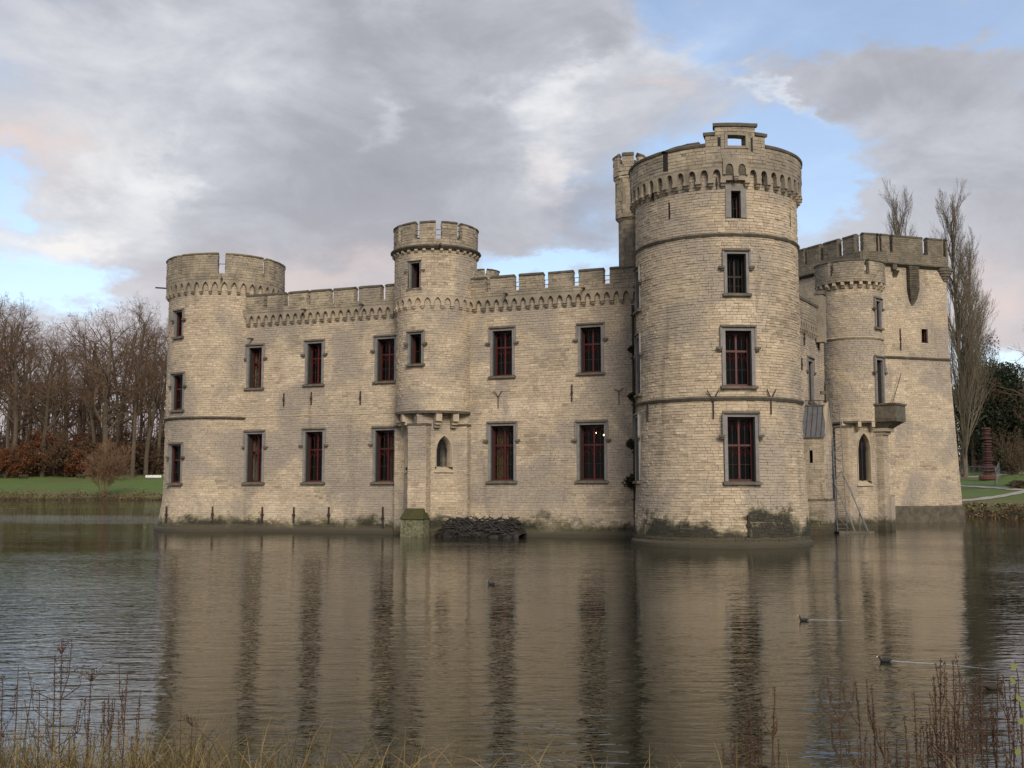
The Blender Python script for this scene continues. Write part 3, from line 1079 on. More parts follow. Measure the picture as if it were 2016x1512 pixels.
def sweep(part, surf, s0, s1, z0, z1, holes, mats=None, mort=None, zc=(), seed=1, rh=(0.105, 0.16), bw=(0.17, 0.40), extra=None, split=True, depth=0.020):
    mb = MB()
    backing(mb, surf, s0, s1, z0, z1, holes, 0.0, 0, zc)
    if extra:
        extra(mb)
    b = mb.build('wall_core', [mort or M_MORTAR, M_COPING], part)
    lay(surf, s0, s1, z0, z1, holes, part, mats or M_STONE, rh, bw, seed=seed, split=split, depth=depth)
    return b


def ring(part, surf, s0, s1, z, h=0.17, pr=0.13, m=None):
    mb = MB()
    band(mb, surf, s0, s1, [(-.05, z - h * .6), (pr * .5, z - h * .5), (pr, z), (pr * .7, z + h * .25), (-.05, z + h * .5)])
    mb.build('string_course', [m or M_SILL], part)


def winpx(surf, uL, uR, vT, vB):
    vm = (vT + vB) / 2
    a, _ = surf.px(uL, vm)
    b, _ = surf.px(uR, vm)
    _, zt = surf.px((uL + uR) / 2, vT)
    _, zb = surf.px((uL + uR) / 2, vB)
    return (a + b) / 2, zb, zt, b - a


# ---- long curtain wall with its windows
wall = empty('curtain_wall', WALL.fm(13, 0, 0), parent=CASTLE)
wh = []
specs = [
    (489.7, 515.5, 684.6, 762.5, {}), (605, 633.5, 676, 755, {}), (742.5, 777, 667, 749, {}),
    (485.5, 516, 854.4, 948.5, {}), (600.6, 635, 850, 948, {}), (738.5, 776, 847, 947.5, {'curtain': (-.2, .95)}),
    (970, 1008.5, 651, 738.7, {}), (1143, 1183.5, 644, 732, {}),
    (966, 1011.5, 838, 945.7, {'curtain': (-.9, .15)}), (1141, 1190, 836, 945, {'bulbs': ((-.02, .86), (.66, .82))}),
]
for k, (a, b, t, bt, kw) in enumerate(specs):
    s, z0, z1, w = winpx(WALL, a, b, t, bt)
    wh.append(window(WALL, s, z0, z1, w, j=0.145, tracery=True, **kw))
s_t2, _ = WALL.px(853, 800)
ZSP, ZAR, ZCR, ZME = 12.86, 13.36, 13.66, 14.42
S0, S1 = -0.6, 27.7
PR = 0.22
PAR = Off(WALL, PR)
sweep(wall, WALL, S0, S1, -1.2, ZAR, wh, seed=3)
mb = MB()
slab(mb, WALL, S0, S1, ZAR + .03, ZCR, -0.35, PR)
slab(mb, WALL, S0, S1, 12.7, 12.9, -7, -0.05)           # wall walk and flat roof behind the parapet
slab(mb, WALL, S0, S1, -1.2, 12.7, -7.2, -7.0)
mb.build('parapet', [M_MORTAR_W], wall)
lay(PAR, S0, S1, ZAR + .03, ZCR, [], wall, M_STONE_W, (.13, .16), (.22, .45), seed=5, split=False)
n1 = round((s_t2 - 2.1 - 0.1) / .53)
arcade(WALL, 0.1, s_t2 - 2.1, n1, ZSP, ZAR, .36, PR, wall)
n2 = round((25.6 - (s_t2 + 2.1)) / .53)
arcade(WALL, s_t2 + 2.1, 25.6, n2, ZSP, ZAR, .36, PR, wall)
ring(wall, WALL, S0, s_t2 - 2, WALL.px(600, 818)[1], .1, .05, M_DRESSED)
mb = MB()
slab(mb, WALL, S0, S1, -1.2, .14, -.1, .30)
band(mb, WALL, S0, S1, [(.0, .14), (.3, .14), (.27, .2), (0, .34)])
mb.build('footing', [M_STONE], wall)
for k, (a, b) in enumerate([(458, 480.3), (488.5, 523.2), (529.4, 563.4), (571, 608.3), (614.2, 652.2), (659.6, 701.3), (709.2, 752.6), (761.3, 800),
                            (925, 958.2), (967, 1014), (1023.5, 1071), (1081, 1129.9), (1140.5, 1190), (1201.3, 1262)]):
    vm = 600 - (a - 470) * .085
    sa, sb = PAR.b.px(a, vm)[0], PAR.b.px(b, vm)[0]
    merlon(PAR, sa + .04, sb - .04, ZCR, ZME, 0.45, coph=.17, seed=k)
# rails across the crenels of the right half
for a, b in ((958, 967), (1014, 1023.5), (1071, 1081), (1129.9, 1140.5), (1190, 1201.3)):
    sa, sb = WALL.px(a, 560)[0], WALL.px(b, 560)[0]
    for dz in (.25, .5):
        mb = MB()
        mb.tube([PAR.fm(sa - .02, ZCR + dz, -.3), PAR.fm(sb + .02, ZCR + dz, -.3)], .018, 4)
        mb.build('crenel_rail', [M_IRON], wall)
for u, v0, v1 in ((560, 774, 800), (614, 772, 797), (710.5, 770, 797), (467.5, 768, 785), (517.8, 998, 1029), (579.8, 998, 1030), (648.5, 998, 1030), (755, 998, 1042), (1126.5, 757, 790)):
    anchor(WALL, u, v0, v1, wall, 0, .05 if v0 < 900 else .085)
anchor(WALL, 981.8, 769.7, 804, wall, .36, .045)
anchor(WALL, 1219, 765, 797, wall, .2, .04)
for u, v in ((606, 610.5), (719, 601), (1001.6, 580), (1153, 569), (498, 667)):
    spout(PAR if v < 650 else WALL, u, v, wall) if v > 650 else spout(WALL, u, v, wall, .75)


def zf(surf, u, v, R=None):
    return surf.px(u, v, R)[1]


# ---- left round tower
t1 = empty('round_tower', (-18.59, 68.5, 0), parent=CASTLE)
t1['label'] = 'broad low round tower at the left end of the castle'
h1 = []
for k, (a, b, t, bt) in enumerate([(342.7, 357.5, 615, 662), (337.7, 359, 739, 806), (333, 355.5, 876.7, 950)]):
    s, z0, z1, w = winpx(T1, a, b, t, bt)
    s += .16
    h1.append(window(T1, s, z0, z1, max(w, .55) * .86, j=.085, setback=.2, depth=.4, lights=1, tracery=False, stop=.3, room=1.6, transom=.6 if k else 0))
full1 = math.pi * 3.5
za1, zc1, zm1, zb1 = zf(T1, 437, 553, 3.7), zf(T1, 437, 538, 3.7), zf(T1, 437, 501, 3.7), zf(T1, 437, 571, 3.5)
sweep(t1, T1, -full1, full1, -1.2, za1 + .1, h1, zc=(0, .5, 1, 1.6, 2.3), seed=11)
P1 = 0.2
PT1 = Off(T1, P1)
n_ = 40
arcade(T1, -full1, full1, n_, zb1, za1 + .08, (za1 - zb1) * .92, P1, t1, pw=.15, ch=.3)
mb = MB()
slab(mb, T1, -full1, full1, za1 + .11, zc1, -.4, P1)
slab(mb, T1, -full1, full1, za1 - .3, za1, -3.4, -.1)
mb.build('parapet', [M_MORTAR_W], t1)
lay(PT1, -full1, full1, za1 + .11, zc1, [], t1, M_STONE_W, (.13, .16), (.22, .42), seed=6, split=False)
a0 = math.degrees(T1.px(436.5, 540, 3.7)[0] / 3.7 * 3.7 / 3.5 * 3.5 / 3.5) if False else math.degrees(T1.px(436.5, 540, 3.7)[0] / 3.5)
a0 = math.degrees(T1.px(436.5, 540)[0] / 3.5)
for k in range(8):
    c = a0 + 45 * k
    if c > 180:
        c -= 360
    merlon(PT1, 3.5 * R_(c + 3.6), 3.5 * R_(c + 41.4), zc1, zm1, .42, cop=M_MOSSCOPE, coph=.14, seed=20 + k)
ring(t1, T1, -full1, full1, zf(T1, 400, 822), .2, .15, M_COPING)
mb = MB()
slab(mb, T1, -full1, full1, -1.2, .12, -.1, .22)
band(mb, T1, -full1, full1, [(0, .12), (.22, .12), (.2, .2), (0, .3)])
mb.build('footing', [M_STONE], t1)
for u, v0, v1 in ((336.7, 997, 1029), (419.8, 997, 1027)):
    anchor(T1, u, v0, v1, t1, 0, .09)
mb = MB()
fr = T1.frame(3.5 * R_(-78), zf(T1, 330, 566))
mb.tube([fr.P((0, -.1, 0)), fr.P((0, .9, .03))], .05, 6)
mb.build('water_spout', [M_IRON], t1)
spout(PT1.b, 437, 549, t1, .6)
mb = MB()
fr = PT1.frame(3.5 * R_(a0), zc1 + .62)
mb.tube([fr.P((-.3, -.2, 0)), fr.P((.3, -.2, 0))], .02, 4)
mb.build('crenel_rail', [M_IRON], t1)

# ---- slim round tower in the middle of the front, on a diamond shaped base


def diamond(part, C, R, az, zb, zt, pierw, zcap, sides, lanc, mats=None, seed=1, recess=.70, piers=(0, 90), bk=1.0):
    """square base set corner-on under a round tower: recessed faces with corner piers"""
    out = []
    for k, a in enumerate(sides):
        p0 = np.array((C[0] + R * math.sin(R_(a - 45)), C[1] - R * math.cos(R_(a - 45))))
        p1 = np.array((C[0] + R * math.sin(R_(a + 45)), C[1] - R * math.cos(R_(a + 45))))
        pl = Plane(p0, p1)
        holes = lanc(pl, k) if lanc else []
        sweep(part, pl, 0, pl.L, zb, zt, holes, mats, seed=seed + k)
        # two brackets carrying the round wall over the recessed face
        w_ = R - R * math.cos(R_(45))
        nb_ = 3
        for q in (-.16, .16):
            fr = pl.frame(pl.L * (.5 + q), zt)
            mb = MB()
            bw_ = .17 * bk
            mb.box(fr, -bw_, bw_, -.05, w_ * .92, -.58 * bk, -.03, 0, .62)
            mb.box(fr, -bw_ * .95, bw_ * .95, -.05, w_ * .66, -.76 * bk, -.583 * bk, 0, .55)
            mb.box(fr, -bw_ * .9, bw_ * .9, -.05, w_ * .38, -.92 * bk, -.763 * bk, 0, .5)
            mb.build('bracket', [M_DRESSED], part)
        out.append(pl)
    for a in piers:
        fr = Frame((C[0], C[1], 0), (math.cos(R_(a)), math.sin(R_(a)), 0))
        r1 = R + .06
        pc = [fr.P((x, y, 0)) for x, y in ((-pierw / 2, R * .7), (-pierw / 2, r1), (pierw / 2, r1), (pierw / 2, R * .7))]
        for i in range(3):
            pl = Plane(pc[i], pc[i + 1])
            sweep(part, pl, 0, pl.L, zb, zcap, [], mats, seed=seed + 10 + i + int(a))
        mb = MB()
        mb.box(fr, -pierw / 2 - .045, pierw / 2 + .045, .3, r1 + .05, zcap + .002, zcap + .13)
        mb.build('pier_cap', [M_COPING], part)
    return out


t2 = empty('turret', (-4.42, 61.0, 0), parent=CASTLE)
t2['label'] = 'slim round tower rising from the middle of the long front'
zl2, zcap2 = zf(T2, 855, 808), zf(T2, 818, 838)
c2 = (-4.42, 61.0)


def lan2(pl, k):
    if k == 0:
        s, _ = pl.px(866, 890)
        return [lancet(pl, pl.L * .5, 3.75 + .05, zat(887, 60), zat(865, 60), .62)]
    return [lancet(pl, pl.L * .5, 3.8, zat(887, 60), zat(865, 60), .5)]


AZW = math.degrees(math.atan2(WALL.d[1], WALL.d[0]))
diamond(t2, c2, 2.2, AZW, -1.2, zl2, 1.1, zcap2, (AZW + 45, AZW - 45), lan2, seed=31, piers=(AZW, AZW + 90, AZW - 90))
h2 = []
for a, b, t, bt in ((809, 827, 518, 566), (807.5, 830.5, 657.6, 715)):
    s, z0, z1, w = winpx(T2, a, b, t, bt)
    h2.append(window(T2, s, z0, z1, max(w, .5), j=.11, lights=1, tracery=False, stop=.3, room=1.3, transom=0, sill=True))
f2 = math.pi * 2.22
zs2, za2 = zf(T2, 858, 598), zf(T2, 858, 584)
zled, zcr2, zme2 = zf(T2, 858, 489), zf(T2, 858, 471), zf(T2, 858, 440)
sweep(t2, T2, -f2, f2, zl2, za2 + .1, h2[1:], seed=41)
U2 = Drum(-4.42, 61.0, 2.22, lambda z: np.full_like(z, 2.36))
arcade(T2, -f2, f2, 26, zs2, za2 + .06, (za2 - zs2) * .9, .14, t2, pw=.16, ch=.32, mats=M_STONE)
sweep(t2, U2, -f2, f2, za2 + .08, zled, h2[:1], seed=42)
mb = MB()
slab(mb, T2, -f2, f2, zl2 - .14, zl2, -.6, .05)
mb.build('string_course', [M_COPING], t2)
mb = MB()
band(mb, U2, -f2, f2, [(-.05, zled - .1), (.14, zled - .06), (.27, zled + .08), (.24, zled + .16), (-.05, zled + .26)])
mb.build('ledge', [M_COPING], t2)
me = corbel_mesh(.16, .16, .2, M_DRESSED, 'block')
for k in range(32):
    inst('corbel', me, U2.frame(2.22 * R_(k * 11.25 - 180), zled - .06), t2)
mb = MB()
slab(mb, U2, -f2, f2, zled + .2, zcr2, -.35, .06)
slab(mb, U2, -f2, f2, zled - .1, zled + .1, -2.3, -.2)
mb.build('parapet', [M_MORTAR_W], t2)
PT2 = Off(U2, .06)
lay(PT2, -f2, f2, zled + .2, zcr2, [], t2, M_STONE_W, (.13, .16), (.2, .4), seed=8, split=False)
a2 = math.degrees(U2.px(863.5, 460)[0] / 2.22)
for k in range(12):
    c = a2 + 30 * k
    if c > 180:
        c -= 360
    merlon(PT2, 2.22 * R_(c + 4.4), 2.22 * R_(c + 25.6), zcr2, zme2, .36, coph=.15, seed=40 + k)
    for dz in (.25, .55):
        mb = MB()
        fr = PT2.frame(2.22 * R_(c), zcr2 + dz)
        mb.tube([fr.P((-.2, -.2, 0)), fr.P((.2, -.2, 0))], .017, 4)
        mb.build('crenel_rail', [M_IRON], t2)
spout(U2, 865.5, 483, t2, .5)
# low mossy-topped plinth in front of its pier
fr = Frame((c2[0], c2[1], 0), (math.cos(R_(AZW)), math.sin(R_(AZW)), 0))
mb = MB()
mb.box(fr, -.72, .62, 1.9, 2.75, -1, .95, 0, .5, .02)
mb.hexa(fr.P([(-.76, 1.9, .953), (-.6, 2.2, 1.55), (-.76, 2.82, .953), (-.6, 2.35, 1.52), (.66, 1.9, .953), (.5, 2.2, 1.55), (.66, 2.82, .953), (.5, 2.35, 1.52)]), 1)
mb.build('plinth', [M_LICHEN, M_MOSS], t2)
# relieving arch low in the recessed face
pl = Plane(np.array((c2[0] + 2.2 * math.sin(R_(AZW)), c2[1] - 2.2 * math.cos(R_(AZW)))), np.array((c2[0] + 2.2 * math.sin(R_(AZW + 90)), c2[1] - 2.2 * math.cos(R_(AZW + 90)))))
mb = MB()
P = [pl.fm(pl.L * .5 + t * .75, zat(1014, 60) - .22 * t * t, np.array([-.02, .07])) for t in np.linspace(-1, 1, 9)]
Q = [p - (0, 0, .1) for p in P]
mb.grid(np.stack([np.stack([a[0], a[1], b[1], b[0]]) for a, b in zip(P, Q)]))
mb.build('relieving_arch', [M_SILL], t2)

# ---- great round tower
t4 = empty('round_tower', (10.13, 52.2, 0), parent=CASTLE)
t4['label'] = 'tallest round tower with a stepped gable crest and arched corbel table'
h4 = []
s, z0, z1, w = winpx(T4, 1431, 1485, 821, 947)
h4.append(window(T4, s, z0, z1, w, j=.15, stop=.28, transom=.56))
s, z0, z1, w = winpx(T4, 1428, 1479, 651, 758)
h4.append(window(T4, s, z0, z1, w, j=.16, stop=.3))
s, z0, z1, w = winpx(T4, 1431, 1468.5, 499.6, 576)
h4.append(window(T4, s, z0, z1, w, j=.13, stop=.32, lights=2, tracery=False, transom=.45, frame_mat=M_IRON))
s, z0, z1, w = winpx(T4, 1439, 1458, 376, 428)
h4.append(window(T4, s, z0, z1, w, j=.26, hood=False, lights=1, tracery=True, transom=0, sill=False))
f4 = math.pi * 3.92
vw = T4.view
for vt, vb in ((823, 945), (665, 775), (535, 610)):
    # windows seen edge-on at the left side of the tower
    zz1, zz0 = zat(vt, 52.0), zat(vb, 52.0)
    h4.append(window(T4, 3.92 * (vw - R_(75)), zz0, zz1, .8, j=.13, stop=.3))
s, z = T4.px(1318, 415)
h4.append(slit(T4, s, zf(T4, 1318, 431), zf(T4, 1318, 400), .07, t4))
h4.append(slit(T4, 3.92 * (vw + R_(63)), zf(T4, 1540, 440), zf(T4, 1540, 403), .06, t4))
zs4, zt4 = zf(T4, 1390, 357, 4.1), zf(T4, 1390, 331, 4.2)
sweep(t4, T4, -f4, f4, -1.2, zt4, h4, M_STONE_G, zc=(0, .5, 1, 2, 3, 4, 5, 6), seed=51, rh=(.105, .155), bw=(.2, .46), depth=.025)
P4 = .27
PT4 = Off(T4, P4)
s_c = T4.px(1448, 340, 4.2)[0]
pitch4 = .545
na = 46
pitch4 = 2 * f4 / na
o4 = s_c - pitch4 * (round((s_c + f4) / pitch4)) 
st = -f4 + ((s_c + f4) % pitch4)
kc = int(round((s_c - st) / pitch4))
arcade(T4, st, st + 2 * f4, na, zs4, zt4, (zt4 - zs4) * .86, P4, t4, pw=.2, kind='round', ch=.36, skip=(kc - 1, kc), corb=False)
me4 = corbel_mesh(P4 + .03, .25, .36, M_STONE_W)
for k in range(na):
    if k in (kc,):
        continue
    inst('corbel', me4, T4.frame(st + k * pitch4, zs4), t4)
zcop = zf(T4, 1400, 289, 4.2)
mb = MB()
slab(mb, T4, -f4, f4, zt4 + .03, zcop, -.4, P4)
slab(mb, T4, -f4, f4, zt4 - .4, zt4 - .2, -3.9, -.1)
mb.build('parapet', [M_MORTAR_W], t4)
nt = T4.px(1310, 320, 4.2)[0]
hz = [(nt - .13, nt + .13, zf(T4, 1310, 338, 4.2), zcop + 1)]
lay(PT4, -f4, f4, zt4 + .03, zcop, hz, t4, M_STONE_W, (.13, .18), (.24, .5), seed=9, split=False)
# twin raised arches under the crest
ztw = zf(T4, 1448, 318, 4.2)
zbw = zf(T4, 1448, 346, 4.2)
OFT = Off(T4, P4 + .03)
lo_ = [s_c - pitch4, s_c, s_c + pitch4]
arcade(OFT, s_c - pitch4, s_c + pitch4, 2, zbw + .05, ztw + .12, .5, .07, t4, pw=.2, kind='round', corb=False)
inst('corbel', corbel_mesh(.16, .24, .3, M_STONE_W), OFT.frame(s_c, zbw + .05), t4)
mb = MB()
for k in (-1, 1):
    slab(mb, OFT, s_c + k * pitch4 / 2 - .17, s_c + k * pitch4 / 2 + .17, zbw + .05, ztw - .15, -.003, .012)
mb.build('blind_panel', [M_COPING], t4)
# coping, with a notch
mb = MB()
prof = [(-.45, zcop), (P4 + .07, zcop), (P4 + .09, zcop + .1), (P4 - .05, zcop + .2), (-.3, zcop + .2), (-.45, zcop + .1)]
e1, e2 = T4.px(1388, 285, 4.2)[0], T4.px(1505, 285, 4.2)[0]
band(mb, T4, e2, 2 * f4 + nt - .15, prof)
band(mb, T4, nt + .15, e1, prof)
mb.build('coping', [M_COPING], t4)
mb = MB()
slab(mb, T4, nt - .13, nt + .13, hz[0][2], zcop, P4 - .0, P4 + .012)  # flat dark plate on the uncut parapet, painting the notch's shade
mb.build('crenel_shade_plate', [M_DARK], t4)
# stepped crest with an open window
zsh, ztp = zf(T4, 1448, 266, 4.2), zf(T4, 1448, 249, 4.2)
CR = Off(T4, P4 + .02)
cs = [T4.px(u, 270, 4.2)[0] for u in (1388, 1407, 1432, 1467, 1486, 1505)]
zo0, zo1 = zf(T4, 1448, 287, 4.2), zf(T4, 1448, 266.5, 4.2)
cr = empty('stepped_crest', CR.fm(s_c, zcop, 0), parent=CASTLE)
mb = MB()
zb_ = zcop - .75
slab(mb, CR, cs[0], cs[1], zb_, zsh, -.5, 0)
slab(mb, CR, cs[4], cs[5], zb_, zsh, -.5, 0)
slab(mb, CR, cs[1] + .001, cs[2], zb_, ztp, -.5, 0)
slab(mb, CR, cs[3], cs[4] - .001, zb_, ztp, -.5, 0)
slab(mb, CR, cs[2] + .001, cs[3] - .001, zb_, zo0, -.5, 0)
slab(mb, CR, cs[2] + .001, cs[3] - .001, zo1, ztp, -.5, 0)
mb.build('crest_core', [M_MORTAR_W], cr)
lay(CR, cs[0], cs[5], zb_, zsh, [(cs[2] - .12, cs[3] + .12, zo0 - .12, zo1 + .12)] + [(cs[i] + d, cs[i] + d + .12, zo0 - .25, zo1 - .1) for i, d in ((1, .12), (4, -.24))], cr, M_STONE_W, seed=10, split=False)
lay(CR, cs[1], cs[4], zsh, ztp, [(cs[2] - .12, cs[3] + .12, zo0 - .12, zo1 + .12)], cr, M_STONE_W, seed=12, split=False)
mb = MB()
for a, b, z in ((cs[0] - .08, cs[1] + .02, zsh), (cs[4] - .02, cs[5] + .08, zsh), (cs[1] - .08, cs[4] + .08, ztp)):
    slab(mb, CR, a, b, z, z + .15, -.56, .09)
mb.build('coping', [M_COPING], cr)
mb = MB()
slab(mb, CR, cs[2] - .12, cs[2], zo0 - .12, zo1 + .12, -.5, .05)
slab(mb, CR, cs[3], cs[3] + .12, zo0 - .12, zo1 + .12, -.5, .05)
slab(mb, CR, cs[2] + .001, cs[3] - .001, zo1, zo1 + .12, -.5, .048)
slab(mb, CR, cs[2] + .001, cs[3] - .001, zo0 - .12, zo0, -.5, .048)
mb.build('surround', [M_STONE_W], cr)
mb = MB()
for i, d in ((1, .12), (4, -.24)):
    slab(mb, CR, cs[i] + d, cs[i] + d + .12, zo0 - .25, zo1 - .1, -.1, .004)
mb.build('arrow_slit', [M_DARK], cr)
# raised inner wall seen above the coping, left of the crest
mb = MB()
IN = Drum(10.13, 52.2, 3.92, lambda z: np.full_like(z, 2.9))
sa_, sb_ = 3.92 * (vw - R_(52)), 3.92 * (vw - R_(14))
slab(mb, IN, sa_, sb_, zcop - .8, zcop + .5, -.4, 0)
slab(mb, IN, sa_ - .05, sb_ + .05, zcop + .5, zcop + .68, -.5, .1, 1)
mb.build('stair_head', [M_MORTAR_W, M_COPING], t4)
zr = zf(T4, 1430, 461)
ring(t4, T4, -f4, f4, zr, .2, .13, M_SILL)
zr2 = zf(T4, 1440, 783)
ring(t4, T4, -f4, f4, zr2, .24, .16, M_SILL)
mb = MB()
slab(mb, T4, -f4, f4, -1.2, .10, -.1, .16)
band(mb, T4, -f4, f4, [(0, .10), (.16, .10), (.15, .17), (0, .26)])
mb.build('footing', [M_STONE], t4)
anchor(T4, 1404, 768, 824, t4, .42, .06)
anchor(T4, 1515, 767, 816, t4, .42, .06)
anchor(T4, 1277, 793, 830, t4, 0, .05)
anchor(T4, 1470, 1013, 1055, t4, 0, .12)
for u, v0, v1 in ((1287, 379, 396), (1411, 350, 373), (1540, 362, 379), (1397, 341, 366), (1500, 345, 366)):
    anchor(Off(T4, P4 * .9).b, u, v0, v1, t4, 0, .045)

# ---- stair turret behind it
t3 = empty('stair_turret', (5.25, 57.6, 0), parent=CASTLE)
T3c = (at(1240, 400, 57.6)[0], 57.6)
k3 = 57.6 / F
R3a, R3b, R3c = 24 * k3, 30 * k3, 34 * k3
zz = lambda v: zat(v, 57.0)
T3 = Drum(T3c[0], T3c[1], R3a, sides=8, rot=R_(10))
T3u = Drum(T3c[0], T3c[1], R3b, sides=8, rot=R_(10))
T3c_ = Drum(T3c[0], T3c[1], R3c, sides=8, rot=R_(10))
sweep(t3, T3, -math.pi * R3a, math.pi * R3a, 12.5, zz(428), [], M_STONE_W, M_MORTAR_W, seed=61, bw=(.25, .4), rh=(.2, .28), depth=.015)
sweep(t3, T3u, -math.pi * R3b, math.pi * R3b, zz(428), zz(350), [], M_STONE_W, M_MORTAR_W, seed=62, bw=(.25, .4), rh=(.2, .28), depth=.015)
mb = MB()
w8 = math.pi * R3c / 4
slab(mb, T3c_, -math.pi * R3c, math.pi * R3c, zz(346), zz(325), -.3, 0)
mb.build('parapet', [M_MORTAR_W], t3)
lay(T3c_, -math.pi * R3c, math.pi * R3c, zz(346), zz(325), [], t3, M_STONE_W, (.2, .25), (.25, .4), seed=63, split=False)
for sf, v in ((T3, 430), (T3u, 350)):
    q = math.pi * sf.R0
    mb = MB()
    band(mb, sf, -q, q, [(0, zz(v + 5)), (.13, zz(v)), (.13, zz(v - 3)), (0, zz(v - 6))])
    mb.build('string_course', [M_DRESSED], t3)
for k in range(6):
    c = R3c * (R_(-38) + R_(60) * k)
    if c > math.pi * R3c:
        c -= 2 * math.pi * R3c
    merlon(T3c_, c + w8 * .15, c + w8 * 1.02, zz(325), zz(309), .22, coph=.22, seed=70 + k, proj=.07)

# ---- wall between the great tower and the right hand turret
_a, _b = at(1545, 605, 59.9)[:2], at(1619, 612, 66.8)[:2]
W2 = Plane(_a - (_b - _a) * .55, _b)
w2 = empty('link_wall', W2.fm(W2.L / 2, 0, 0), parent=CASTLE)
w2['label'] = 'short wall with a dark corbel table right of the tallest tower'
L2 = W2.L
z_t = W2.px(1590, 601)[1]
z_a, z_s = W2.px(1590, 640)[1], W2.px(1590, 652)[1]
s, z0, z1, w = winpx(W2, 1588, 1603, 712, 790)
hw2 = [window(W2, s, z0, z1, .9, j=.2, lights=1, tracery=False, stop=.25, room=1.2)]
sweep(w2, W2, 0, L2, -1.2, z_a + .15, hw2, seed=81)
arcade(W2, 0, L2, int(L2 / .5), z_s, z_a + .12, (z_a - z_s), .2, w2, pw=.16)
mb = MB()
slab(mb, W2, 0, L2, z_a + .15, z_t, -.4, .2)
slab(mb, W2, 0, L2, z_t + .001, z_t + .16, -.45, .28, 1)
slab(mb, W2, 0, L2, -1, z_a, -4, -3.8)
mb.build('parapet', [M_MORTAR_W, M_COPING], w2)
lay(Off(W2, .2), 0, L2, z_a + .15, z_t, [], w2, M_STONE_W, seed=83, split=False)
for u, v0, v1 in ((1581, 653, 680), (1609, 660, 690), (1576, 705, 730)):
    anchor(W2, u, v0, v1, w2, 0, .05)
# pilaster with a little pointed cap
mb = MB()
fr = W2.frame(W2.px(1606, 640)[0])
mb.box(fr, -.34, .34, .1, .55, z_s - .5, W2.px(1606, 583)[1])
zc_ = W2.px(1606, 583)[1]
mb.hexa(fr.P([(-.4, .05, zc_), (-.02, .05, zc_ + .28), (-.4, .62, zc_), (-.02, .62, zc_ + .28), (.4, .05, zc_), (.02, .05, zc_ + .28), (.4, .62, zc_), (.02, .62, zc_ + .28)]), 1)
mb.build('pilaster', [M_STONE_W, M_COPING], w2)

# ---- right hand round turret on its diamond base
t5 = empty('turret', (21.95, 68.36, 0), parent=CASTLE)
t5['label'] = 'round turret with square corbels beside the keep at the right'
c5 = (21.95, 68.36)
f5 = math.pi * 1.87
zl5 = zf(T5, 1690, 829)


def lan5(pl, k):
    return [lancet(pl, pl.L * .5, zat(947, 66.6), zat(884, 66.6), zat(857, 66.6), .54, wide=.13)] if k == 0 else []


diamond(t5, c5, 1.95, -40, -1.2, zl5, .85, zl5 - .4, (5, -85), lan5, seed=91, piers=(-40, 50), bk=.62)
h5 = []
zz1, zz0 = zat(593, 67), zat(644, 67)
h5.append(window(T5, 1.87 * (T5.view + R_(62)), zz0, zz1, .55, j=.15, lights=1, tracery=False, room=1.0, transom=0))
zz1, zz0 = zat(709, 67), zat(797, 67)
h5.append(window(T5, 1.87 * (T5.view + R_(60)), zz0, zz1, .72, j=.18, lights=1, tracery=True, room=1.0, transom=.7, sill=False))
zco5, zcr5, zme5 = zf(T5, 1660, 566), zf(T5, 1660, 543), zf(T5, 1660, 516)
sweep(t5, T5, -f5, f5, zl5, zco5 + .3, h5, seed=93)
P5 = .3
PT5 = Off(T5, P5)
me5 = corbel_mesh(P5, .2, .42, M_DRESSED, 'block')
for k in range(24):
    inst('corbel', me5, T5.frame(1.87 * R_(k * 15 - 180), zco5 + .3), t5)
mb = MB()
slab(mb, T5, -f5, f5, zco5 + .302, zcr5, -.3, P5)
slab(mb, T5, -f5, f5, zco5 + .1, zco5 + .3, -1.9, -.1)
mb.build('parapet', [M_MORTAR_W], t5)
lay(PT5, -f5, f5, zco5 + .31, zcr5, [], t5, M_STONE_W, seed=95, split=False, rh=(.13, .16))
a5 = math.degrees(T5.px(1636, 530, 2.15)[0] / 1.87)
for k in range(6):
    c = a5 + 60 * k
    if c > 180:
        c -= 360
    merlon(PT5, 1.87 * R_(c + 4.5), 1.87 * R_(c + 55.5), zcr5, zme5, .35, coph=.15, seed=97 + k)
ring(t5, T5, -f5, f5, zf(T5, 1680, 664), .18, .12, M_DRESSED)
mb = MB()
slab(mb, T5, -f5, f5, zl5 - .12, zl5, -.6, .05)
mb.build('string_course', [M_COPING], t5)
# balcony on the right pier
fr = Frame((c5[0], c5[1], 0), (math.cos(R_(50)), math.sin(R_(50)), 0))
zbk = zat(829, 68.5)
zbt = zat(799, 68.5)
bal = empty('balcony', fr.P((0, 2.3, zbk)), parent=CASTLE)
mb = MB()
mb.box(fr, -.85, .85, 1.2, 3.0, zbk - .16, zbk + .04, 0, .5, .01)
mb.hexa(fr.P([(x, y, z) for x, y, z in [(-.55, 1.2, zbk - .55), (-.8, 1.2, zbk - .163), (-.55, 2.3, zbk - .55), (-.8, 2.9, zbk - .163), (.55, 1.2, zbk - .55), (.8, 1.2, zbk - .163), (.55, 2.3, zbk - .55), (.8, 2.9, zbk - .163)]]), 1)
mb.build('balcony_slab', [M_COPING, M_SILL], bal)
mb = MB()
mb.box(fr, -.85, .85, 2.86, 3.0, zbk + .045, zbt - .12)
mb.box(fr, -.85, -.72, 1.3, 2.855, zbk + .045, zbt - .12)
mb.build('parapet_panel', [M_SILL], bal)
mb = MB()
mb.box(fr, -.92, .92, 2.8, 3.06, zbt - .118, zbt)
mb.box(fr, -.92, -.68, 1.3, 2.797, zbt - .118, zbt)
mb.box(fr, .68, .92, 1.3, 2.797, zbt - .118, zbt)
mb.build('handrail', [M_COPING], bal)
